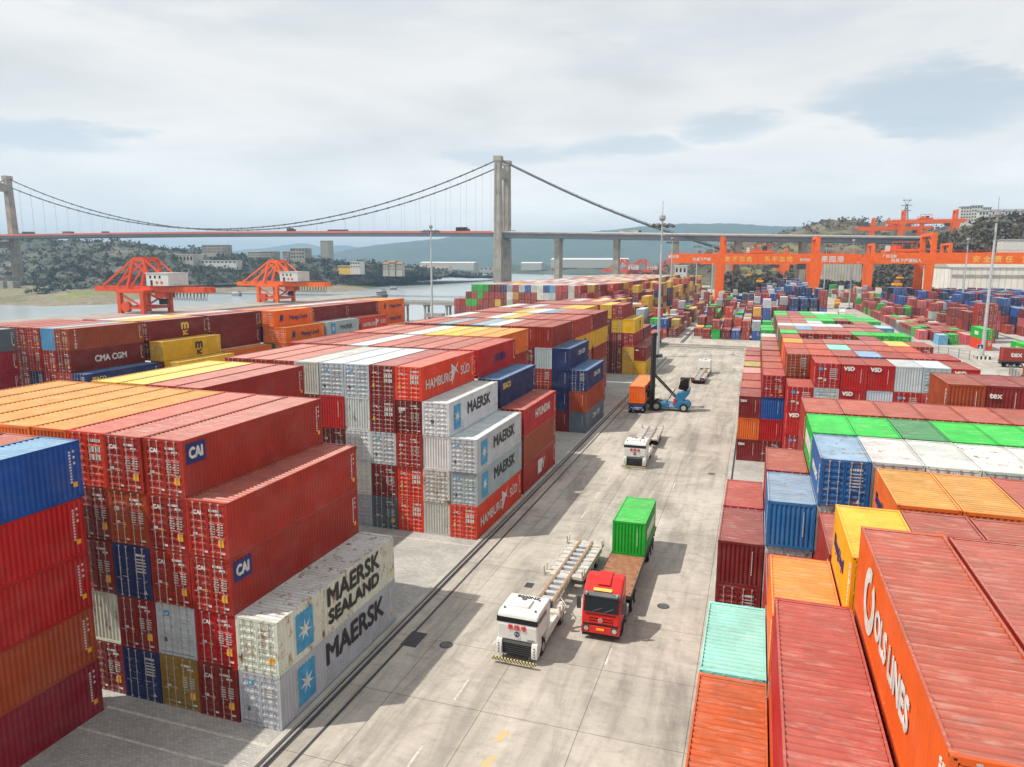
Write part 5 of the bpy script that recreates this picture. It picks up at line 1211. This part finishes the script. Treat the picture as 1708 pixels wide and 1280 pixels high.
part(m,'wharf',label='long concrete wharf on piles under the two big quay cranes',cat='wharf')
t=thing('trestle_bridge','low concrete access bridge on piles between the yard and the wharf','bridge',(0,372,0))
m=MB(); m.box(-216,-104,-4,4,-1.6,-.2,M['concrete_grey']); part(m,'deck',t)
m=MB()
for sy in (-4,4): m.box(-216,-104,sy-.12,sy+.12,-.2,.8,M['concrete_pale'])
part(m,'parapets',t)
for k in range(8):
    m=MB(); m.box(-208+14*k,-206.4+14*k,-3.6,3.6,-2.6,-1.6,M['concrete_grey'])
    for sy in (-2.6,2.6): m.tube([(-207.2+14*k,sy,-14),(-207.2+14*k,sy,-2.6)],.7,M['concrete_grey'],10)
    part(m,'pier',t)
t=thing('mooring_frame','concrete mooring frame standing in the river beside the left light mast','frame',(-141,330,-12))
m=MB(); m.box(-5,5,-2,2,6.5,8.6,M['concrete_grey']); part(m,'cap_beam',t)
for sx in (-3,3): m=MB(); m.box(sx-.8,sx+.8,-.8,.8,-2,6.5,M['concrete_grey']); part(m,'column',t)
# ------------------------------------------------------------ suspension bridge
t=thing('suspension_bridge','long suspension bridge with concrete towers and a red deck crossing the river','bridge',(-219,665,0))
BN=Vector((-218,648,0))-Vector((-219,665,0)); BFv=Vector((-220,682,0))-Vector((-219,665,0)); bd_=Vector((.9966,.0820,0)); bs=Vector((-.082,.9966,0))
def BP(tt,s,z): return tuple(bd_*tt+bs*s+Vector((0,0,z)))
TB=MATS['tower_concrete']; SPAN=609
def deckz(tt): return 52-.019*tt if tt>0 else 52+1.5*math.sin(math.pi*min(1,-tt/SPAN))
for tt,nm in ((0,'tower'),(-SPAN,'tower')):
    m=MB()
    for s in (-17,17):
        lean=0 if tt==0 else (1.5 if s<0 else -1.5)
        for z0,z1,w0,w1 in ((-14,50,9.6,8.6),(50,118,8.4,7.2)):
            b=len(m.v); k=m.mi(TB)
            for z,w in ((z0,w0),(z1,w1)):
                for a,c in ((-1,-1),(1,-1),(1,1),(-1,1)): m.v.append(BP(tt+a*w*.42,s+lean*(z/118)+c*w*.5,z))
            for f in ((4,5,6,7),(0,1,5,4),(1,2,6,5),(2,3,7,6),(3,0,4,7)): m.f.append(tuple(b+i for i in f)); m.m.append(k)
        b=BP(tt,s+lean,118); c=BP(tt,s+lean,122.5); m.bar(b,c,7.8,8.4,TB,tuple(bs))
        for off in (-1.3,1.3): m.bar(BP(tt+off*1.6,s-4.45,-10),BP(tt+off*1.6,s-4.0,117),1.0,.5,MATS['concrete_grey'],tuple(bs))
    tw=part(m,'tower',t)
    for z,h in ((108,8),(42,7),(0,9)):
        m=MB(); m.bar(BP(tt,-13.5,z),BP(tt,13.5,z),6,h,TB); part(m,'cross_beam',tw)
m=MB(); K=40
def ribbon(t0,t1,n,w0,w1,za,zb,mat):
    for i in range(n):
        a=t0+(t1-t0)*i/n; b=t0+(t1-t0)*(i+1)/n
        A,B_=[BP(a,s,deckz(a)+z) for s,z in ((w0,za),(w1,za),(w1,zb),(w0,zb))],[BP(b,s,deckz(b)+z) for s,z in ((w0,za),(w1,za),(w1,zb),(w0,zb))]
        for j in range(4): q_=(j+1)%4; m.quad([A[j],B_[j],B_[q_],A[q_]],mat)
ribbon(-SPAN-180,-5,K,-16,16,-3.2,-.6,M['bridge_grey']); ribbon(-SPAN-180,-4,K,-17.5,17.5,-.6,.35,M['bridge_red']); part(m,'main_deck',t)
m=MB(); ribbon(-4,430,30,-14,14,-4.6,-.6,M['bridge_grey']); ribbon(-4,430,30,-17,17,-.6,.6,M['concrete_grey']); part(m,'approach_deck',t)
for nm,t0,t1,mt,h in (('railing',-SPAN-180,-6,'bridge_red',1.3),('railing',-2,430,'roof_white',1.5)):
    for s in (-16.8,16.8):
        m=MB(); ribbon(t0,t1,40,s-.1,s+.1,.3,h,M[mt]); part(m,nm,t)
for p_ in (56,112,167,222,278,335,390):
    m=MB(); z=deckz(p_)-4.6; m.bar(BP(p_,-7,-8),BP(p_,-7,z-2),5.0,5.0,TB,tuple(bd_)); m.bar(BP(p_,7,-8),BP(p_,7,z-2),5.0,5.0,TB,tuple(bd_)); m.bar(BP(p_,-12,z-1.2),BP(p_,12,z-1.2),4.8,2.4,TB); part(m,'pier',t)
def cz(tt): u=(tt+SPAN/2)/(SPAN/2); return 57.5+(120-57.5)*u*u
for s in (-15.5,15.5):
    m=MB(); P=[BP(-SPAN+SPAN*i/48,s,cz(-SPAN+SPAN*i/48)) for i in range(49)]; m.tube(P,.62,M['dark_steel'],6)
    for i in range(1,48): m.tube([Vector(P[i])+Vector((0,0,-1.0)),Vector(P[i])+Vector((0,0,1.0))],.5,M['dark_gap'],5)
    part(m,'main_cable',t)
    m=MB(); P=[BP(215*u,s,120-86*u-6*math.sin(math.pi*u)) for u in [i/20 for i in range(21)]]; m.tube(P,.7,M['lamp_grey'],6)
    P2=[Vector(p)+Vector((0,0,1.3)) for p in P]; m.tube(P2,.14,M['lamp_grey'],4)
    for i in range(1,20): m.tube([Vector(P[i])+Vector((0,0,-.9)),Vector(P[i])+Vector((0,0,1.4))],.35,M['dark_gap'],4)
    part(m,'main_cable',t)
    m=MB(); P=[BP(-SPAN-200*u,s,120-80*u) for u in (0,.5,1)]; m.tube(P,.6,M['lamp_grey'],6); part(m,'main_cable',t)
    for i in range(1,38):
        tt=-SPAN+SPAN*i/38; m=MB(); m.tube([BP(tt,s,deckz(tt)+.3),BP(tt,s,cz(tt))],.085,M['concrete_grey'],4,False); part(m,'hanger',t)
m=MB(); m.bar(BP(208,-19,16),BP(208,19,16),16,34,TB); part(m,'anchorage',t)
for k in range(6):
    m=MB(); m.bar(BP(-SPAN-22+14*k,-34,-9),BP(-SPAN-22+14*k,-34,1),9,9,M['concrete_grey'],(1,0,0)); o=part(m,'concrete_block',loc=(-219,665,0),label='square concrete block in the row at the foot of the left bridge tower',cat='concrete block',group='concrete blocks by the bridge tower')
q=random.Random(8)
for tt,s,l,h,mt,lb in ((-560,-9,16,3.6,'dark_steel','dark lorry on the bridge nearest the left tower'),(-505,-9,14,3.2,'lamp_grey','grey lorry on the bridge right of the dark lorry'),(-455,-9,8,2.6,'dark_steel','small dark van on the left half of the bridge'),(-225,-9,9,4.0,'dark_steel','tall dark lorry on the middle of the bridge'),(-172,-9,22,2.4,'dark_steel','long low lorry on the middle of the bridge'),(-38,-9,14,4.6,'dark_gap','black box lorry on the bridge beside the right tower'),(125,-9,20,3.2,'chassis_beige','pale long lorry on the approach right of the tower'),(12,-9,5,1.6,'lamp_grey','small grey car just right of the tower')):
    o=thing('lorry' if l>6 else 'car',lb,'lorry' if l>6 else 'car',tuple(Vector(BP(tt,s,deckz(tt)+.6))+Vector((-219,665,0))),math.atan2(bd_.y,bd_.x),'vehicles crossing the bridge')
    m=MB(); m.box(-l/2,l/2-2.4,-1.3,1.3,.9,h,M[mt]); part(m,'load',o); m=MB(); m.box(l/2-2.2,l/2,-1.3,1.3,.7,min(h,3.),M['dark_steel']); part(m,'cab',o)
    m=MB()
    for xx in (-l/2+1.5,l/2-1.2):
        for sy in (-1.1,1.1): m.tube([(xx,sy-.15,.5),(xx,sy+.15,.5)],.5,M['black_rubber'],10)
        m.box(xx-.08,xx+.08,-1.1,1.1,.42,.58,M['dark_steel'])
    m.box(-l/2+1.5,l/2-1.2,-.2,.2,.45,.85,M['dark_steel']); part(m,'wheels',o)
# ------------------------------------------------------------ high light masts
def mast(x,y,h,label,r=.42,lamps=10,check=False,sc=1.,tri=False):
    t=thing('light_mast',label,'light mast',(x,y,0),0,'high light masts in the terminal')
    m=MB(); m.tube([(0,0,0),(0,0,h*.5),(0,0,h)],[r,r*.75,r*.5],M['galvanised'],14); part(m,'pole',t)
    m=MB(); m.tube([(0,0,h),(0,0,h+4.5)],.05,M['lamp_grey'],5); part(m,'lightning_rod',t)
    m=MB(); m.tube([(0,0,h-.2),(0,0,h+.3),(0,0,h+1.1)],[.5,.8,.65],M['concrete_grey'],14); part(m,'winch_hood',t)
    n=24; R0=2.3*sc; m=MB(); m.tube([(R0*math.cos(2*math.pi*i/n),R0*math.sin(2*math.pi*i/n),h-1.2) for i in range(n+1)],.09,M['lamp_grey'],6)
    for i in range(4): m.bar((0,0,h-1.0),(R0*math.cos(i*math.pi/2),R0*math.sin(i*math.pi/2),h-1.2),.1,.1,M['lamp_grey'])
    ring=part(m,'lamp_ring',t)
    for i in range(lamps):
        a=2*math.pi*i/lamps; c,s=math.cos(a),math.sin(a); T=Matrix.Translation((R0*c*1.15,R0*s*1.15,h-1.3))@Matrix.Rotation(a,4,'Z')@Matrix.Rotation(R(35),4,'Y')
        m=MB(); m.box(-.55,.55,-.45,.45,-.17,.17,M['lamp_grey'],T); m.box(-.36,.36,-.28,.28,-.16,-.13,M['lamp_lens'],T); part(m,'floodlight',ring)
    m=MB()
    if check: m.box(-1.5,1.5,-1.5,1.5,-.2,.8,M['check_white'])
    else: m.box(-1.1,1.1,-1.1,1.1,-.2,.7,M['dark_steel'])
    part(m,'base_block',t)
mast(-106,250,37,'tall light mast by the river left of the bridge tower',.5,12,sc=1.3)
mast(-1.4,156,33.5,'light mast at the far end of the roadway above the forklift',.4)
mast(-19,340,34.5,'light mast behind the yellow stacks, second from the roadway'); mast(-20,508,36,'light mast far behind the yellow stacks'); mast(-12,560,37,'thin light mast farthest along the yellow stacks')
mast(67,389,34.5,'light mast on the road between middle and right yard'); mast(65,523,33,'light mast beyond the wide middle crane leg')
mast(75.2,180,34.6,'large light mast with black and white base on the right',.44,10,True); mast(104.5,330,33,'light mast in front of the white warehouse')
# ------------------------------------------------------------ buildings
def building(name,label,cat,x,y,w,d,z0,z1,mat,rows=0,cols=0,roof='roof_white',gable=0.,group=None,wm='dark_gap',rz=0.):
    t=thing(name,label,cat,(x,y,z0),rz,group); h=z1-z0; m=MB(); m.box(-w/2,w/2,0,d,-8,h,M[mat]); wl=part(m,'wall',t); m=MB()
    if gable: m.prism([(-.6,h+.003),(d/2,h+gable),(d+.6,h+.003)],-w/2-.6,w/2+.6,M[roof])
    else: m.box(-w/2-.5,w/2+.5,-.5,d+.5,h+.003,h+.6,M[roof])
    part(m,'roof',t)
    for i in range(rows):
        for j in range(cols):
            m=MB(); wx=w/cols; x0=-w/2+wx*(j+.25); zz=h*(i+.3)/rows; m.box(x0,x0+wx*.5,-.12,.1,zz,zz+h/rows*.45,M[wm]); part(m,'window',wl)
    return t
CL='concrete_pale'
building('building','white hall with a flat roof on the far bank behind the left quay crane','building',-730,800,29,20,22,32.9,CL,1,5)
building('building','long low white building on the far bank behind the left quay crane','building',-700,812,92,12,20.5,24.7,'cabin_white',1,14)
building('building','white riverside hall just left of the left quay crane mast','building',-742,700,26,16,11,19.8,'cabin_white',2,6)
building('building','grey block on the ridge left of the right quay crane','building',-757,890,42,16,36,48,'concrete_grey',3,9)
for a in ((-637,'narrow grey house on the wooded ridge behind the right quay crane',11.7,38.5),(-617,'broad grey block on the wooded ridge behind the right quay crane',24.7,43),(-669.5,'pale block left of the broad grey block on the ridge',20.5,38.5),(-692,'low white sheds at the left end of the ridge group',23,38)):
    building('building',a[1],'building',a[0],900,a[2],18,28,a[3],'concrete_grey' if a[2]<22 or a[2]>24 else CL,3,5)
building('building','tall pale tower block far behind the wooded ridge','tower block',-699,1100,16,16,30,60,CL,7,4)
building('building','white and yellow house by the far shore','house',-498.6,860,15,12,15,23.8,'cabin_white',2,4)
building('building','low yellow annex beside the white house on the far shore','house',-517,862,20,9,14.5,18,'letter_yellow',1,5)
for i,x in enumerate((-474,-464,-453)): building('house','pale house at the %s of the row at the tip of the wooded bank'%('left','middle','right')[i],'house',x,900,8.5,9,12,21.5+i%2*2,CL,3,3,'chassis_rust',2.)
building('shed','long white shed in the middle of the far bank under the bridge','shed',-967,2250,195,40,6,22,'concrete_pale',0,12,'roof_white',4)
building('shed','low rust coloured shed before the long white shed','shed',-988,2180,120,24,-3,9,'chassis_beige',1,8,'chassis_rust',3)
building('shed','longest white shed on the far bank right of the bridge tower','shed',-496,2300,250,50,16,34,'concrete_pale',0,16,'roof_white',5)
building('shed','small white shed left of the longest white shed','shed',-684,2290,70,30,8,22,'concrete_pale',0,4,'roof_white',4)
building('shed','blue grey shed low on the far bank','shed',-800,2240,90,26,-2,10,'concrete_grey',1,6,'lamp_grey',3)
for i,(x,w,z) in enumerate(((266,12,94.5),(278,12,95.5),(289,9,93))): building('apartment_block','white apartment block on the right hilltop, %s of the three'%('left','middle','right')[i],'apartment block',x,1050,w,12,76,z,'cabin_white',5,4,'bridge_grey')
for i,x in enumerate((273.5,287.,300,312.5,325)): building('house','white house with dark roof on the right hilltop, %s from the left'%ORD[i],'house',x,1000,10,10,70,85.5,'cabin_white',3,3,'bridge_grey',2.6)
building('building','white block half way up the dark slope above the right crane beam','building',190,560,22,14,28,39.5,'cabin_white',0,0,'concrete_pale')
building('cabin','small white cabin on the dark slope','cabin',172,640,3,3,44,47.5,'cabin_white')
building('building','small white house beyond the yellow stacks','building',-36,560,9,8,8,21,'cabin_white',2,3)
t=building('warehouse','large white warehouse behind the right yard','warehouse',206,432,170,70,0,21.5,'clad_white',0,0,'concrete_pale',7)
m=MB(); m.box(-36,-15,-.4,.0,0,18.5,M['galvanised']); part(m,'sliding_door',t)
m=MB(); m.box(-84,-49,-.3,0,16.2,17.6,M['concrete_grey']); part(m,'ventilation_band',t)
m=MB(); m.box(-68,-66,-.3,0,4.4,8.6,M['dark_gap']); m.box(-69,-65,-.9,0,8.6,9,M['concrete_grey']); part(m,'side_door',t)
m=MB(); m.box(-48,-38,-.5,0,0,20.5,M['roof_white']); part(m,'wall_panel',t)
# shelf building on stilts by the far containers
# ------------------------------------------------------------ fences
def fence(pts,h,label,step=3.,bars=3,mesh=True):
    t=thing('fence',label,'fence',(*pts[0],0)); o=Vector((*pts[0],0))
    m=MB(); n=0
    for a,b in zip(pts,pts[1:]):
        A=Vector((*a,0))-o; B=Vector((*b,0))-o; L_=(B-A).length; k=max(1,int(L_/step))
        for z in [h*(i+1)/bars-.05 for i in range(bars)]+[.25]: m.bar(A+Vector((0,0,z)),B+Vector((0,0,z)),.05,.06,M['fence_grey'])
        if mesh:
            for i in range(int(L_/.45)): p=A.lerp(B,i*.45/L_); m.bar(p+Vector((0,0,.2)),p+Vector((0,0,h-.05)),.022,.022,M['fence_grey'])
        for i in range(k):
            if n<95: 
                p=A.lerp(B,i/k); pm=MB(); pm.box(p.x-.07,p.x+.07,p.y-.07,p.y+.07,0,h+.15,M['fence_grey']); part(pm,'post',t); n+=1
    part(m,'rails',t)
fence([(-8.,204),(0.,204)],2.0,'short grey railing in front of the green and red containers'); fence([(3.,204),(18.5,205.5)],2.0,'grey railing in front of the first row of the middle yard')
fence([(60,197),(63.5,204),(66.5,222),(69,262),(73,330),(78,440)],2.6,'long dark fence curving along the edge of the right yard',3.2)
fence([(71.5,176),(60,197)],2.2,'short fence section beside the blue road sign',3.)
fence([(84,147),(73.0,151),(71.5,140),(72.5,126),(78,112)],2.0,'dark fence corner on the kerb at the right edge',3)
part(MB().box(70.8,71.2,108,152,-.1,.2,M['concrete_pale']),'kerb',kind='structure')
t=thing('road_sign','blue and white road sign beside the large light mast','road sign',(74.2,178.6,0))
m=MB(); m.tube([(0,0,0),(0,0,3.6)],.05,M['galvanised'],8); part(m,'post',t); m=MB(); m.box(-.65,.65,-.05,-.01,1.9,3.7,M['cabin_white']); pn=part(m,'panel',t)
m=MB(); m.box(-.6,.6,-.07,-.05,2.7,3.65,M['letter_navy']); m.prism([(-.3,2.8),(0,3.5),(.3,2.8)],-.09,-.07,M['cabin_white'],'y'); part(m,'symbol',pn)
t=thing('fire_monitor','dark red fire monitor standing behind the fence at the right edge','fire monitor',(73.9,145.5,0))
m=MB(); m.tube([(0,0,0),(0,0,1.0),(0,0,2.1)],[.3,.16,.14],M['hydrant_red'],10); part(m,'riser',t); m=MB(); m.bar((0,0,2.0),(.1,-.2,2.9),.3,.3,M['hydrant_red']); part(m,'nozzle',t)
m=MB(); m.prism([(-.9,0),(-.2,.9),(.35,.9),(.5,0)],-.35,.35,M['dark_steel'],'y'); part(m,'base',t)
# ------------------------------------------------------------ boats and pylon
def boat(x,y,L_,w,lv,rz,label,mat='bridge_grey',grp='boats on the river'):
    t=thing('boat',label,'boat',(x,y,-12),rz,grp); m=MB(); m.prism([(-L_/2,2.6),(-L_/2+.06*L_,-.4),(L_/2-.08*L_,-.4),(L_/2,3.2),(L_/2-.02*L_,3.0),(-L_/2,2.4)][:4],-w/2,w/2,M[mat],'y'); part(m,'hull',t)
    for i in range(lv):
        m=MB(); a=L_*(.44-.03*i); m.box(-a,a*.85,-w*.42,w*.42,2.4+3.*i,4.8+3.*i,M['cabin_white'] if mat!='dark_steel' else M['bridge_grey']); m.box(-a-.6,a*.85+.6,-w*.46,w*.46,4.8+3.*i,5.4+3.*i,M[mat]); part(m,'deckhouse',t)
boat(-528,842,46,12,5,R(8),'large dark passenger vessel with five decks moored at the far shore','dark_steel')
boat(-600,1060,70,13,1,R(4),'long grey barge moored behind the passenger vessel'); boat(-566,1120,60,12,1,R(3),'grey barge at the tip of the far shore'); boat(-425,829,9,3,1,R(20),'tiny workboat in midstream right of the passenger vessel')
boat(-384,725,7,2.5,1,R(60),'tiny dark rowing boat in midstream'); boat(-495,612,12,3.5,1,R(-10),'small boat by the right quay crane'); boat(-676,1545,40,9,2,R(5),'white boats moored off the distant sandbar','cabin_white'); boat(-340,640,12,3,1,R(10),'small dark pontoon boat above the orange containers','dark_steel')
t=thing('pylon','grey lattice power pylon on the right hill','pylon',(190,1000,66)); m=MB()
for sx in (-1,1):
    for sy in (-1,1): m.bar((sx*3.6,sy*3.6,0),(sx*.9,sy*.9,30),.45,.45,M['lamp_grey']); 
    m.bar((sx*.9,0,30),(sx*4.2,0,37),.4,.4,M['lamp_grey'])
for k in range(8):
    a=3.6-.34*k; z=3.75*k; b=3.6-.34*(k+1)
    for s in (-1,1): m.bar((-s*a,-a,z),(s*b,-b,z+3.75),.3,.3,M['lamp_grey']); m.bar((-s*a,a,z),(s*b,b,z+3.75),.3,.3,M['lamp_grey'])
part(m,'lattice_body',t)
for z,w in ((22,5.5),(28,6.5),(34,5)): m=MB(); m.bar((-w,0,z),(w,0,z),.4,.5,M['lamp_grey']); m.bar((-w,0,z),(0,0,z+1.6),.25,.25,M['lamp_grey']); m.bar((w,0,z),(0,0,z+1.6),.25,.25,M['lamp_grey']); part(m,'cross_arm',t)
# ------------------------------------------------------------ haze: the air itself, one closed box
mh=bpy.data.materials.new('haze'); mh.use_nodes=True; hn=mh.node_tree; hn.nodes.clear(); ho=N(hn,'ShaderNodeOutputMaterial'); pv=N(hn,'ShaderNodeVolumePrincipled'); pv.inputs['Color'].default_value=(.50,.74,.98,1); pv.inputs['Density'].default_value=.00016; pv.inputs['Anisotropy'].default_value=.1
hn.links.new(pv.outputs[0],ho.inputs['Volume']); MATS['haze']=mh
m=MB(); m.box(-10500,3500,-450,11600,-14,345,mh); link('haze',m.mesh('haze'),label='thin blue river haze filling the air',kind='stuff')
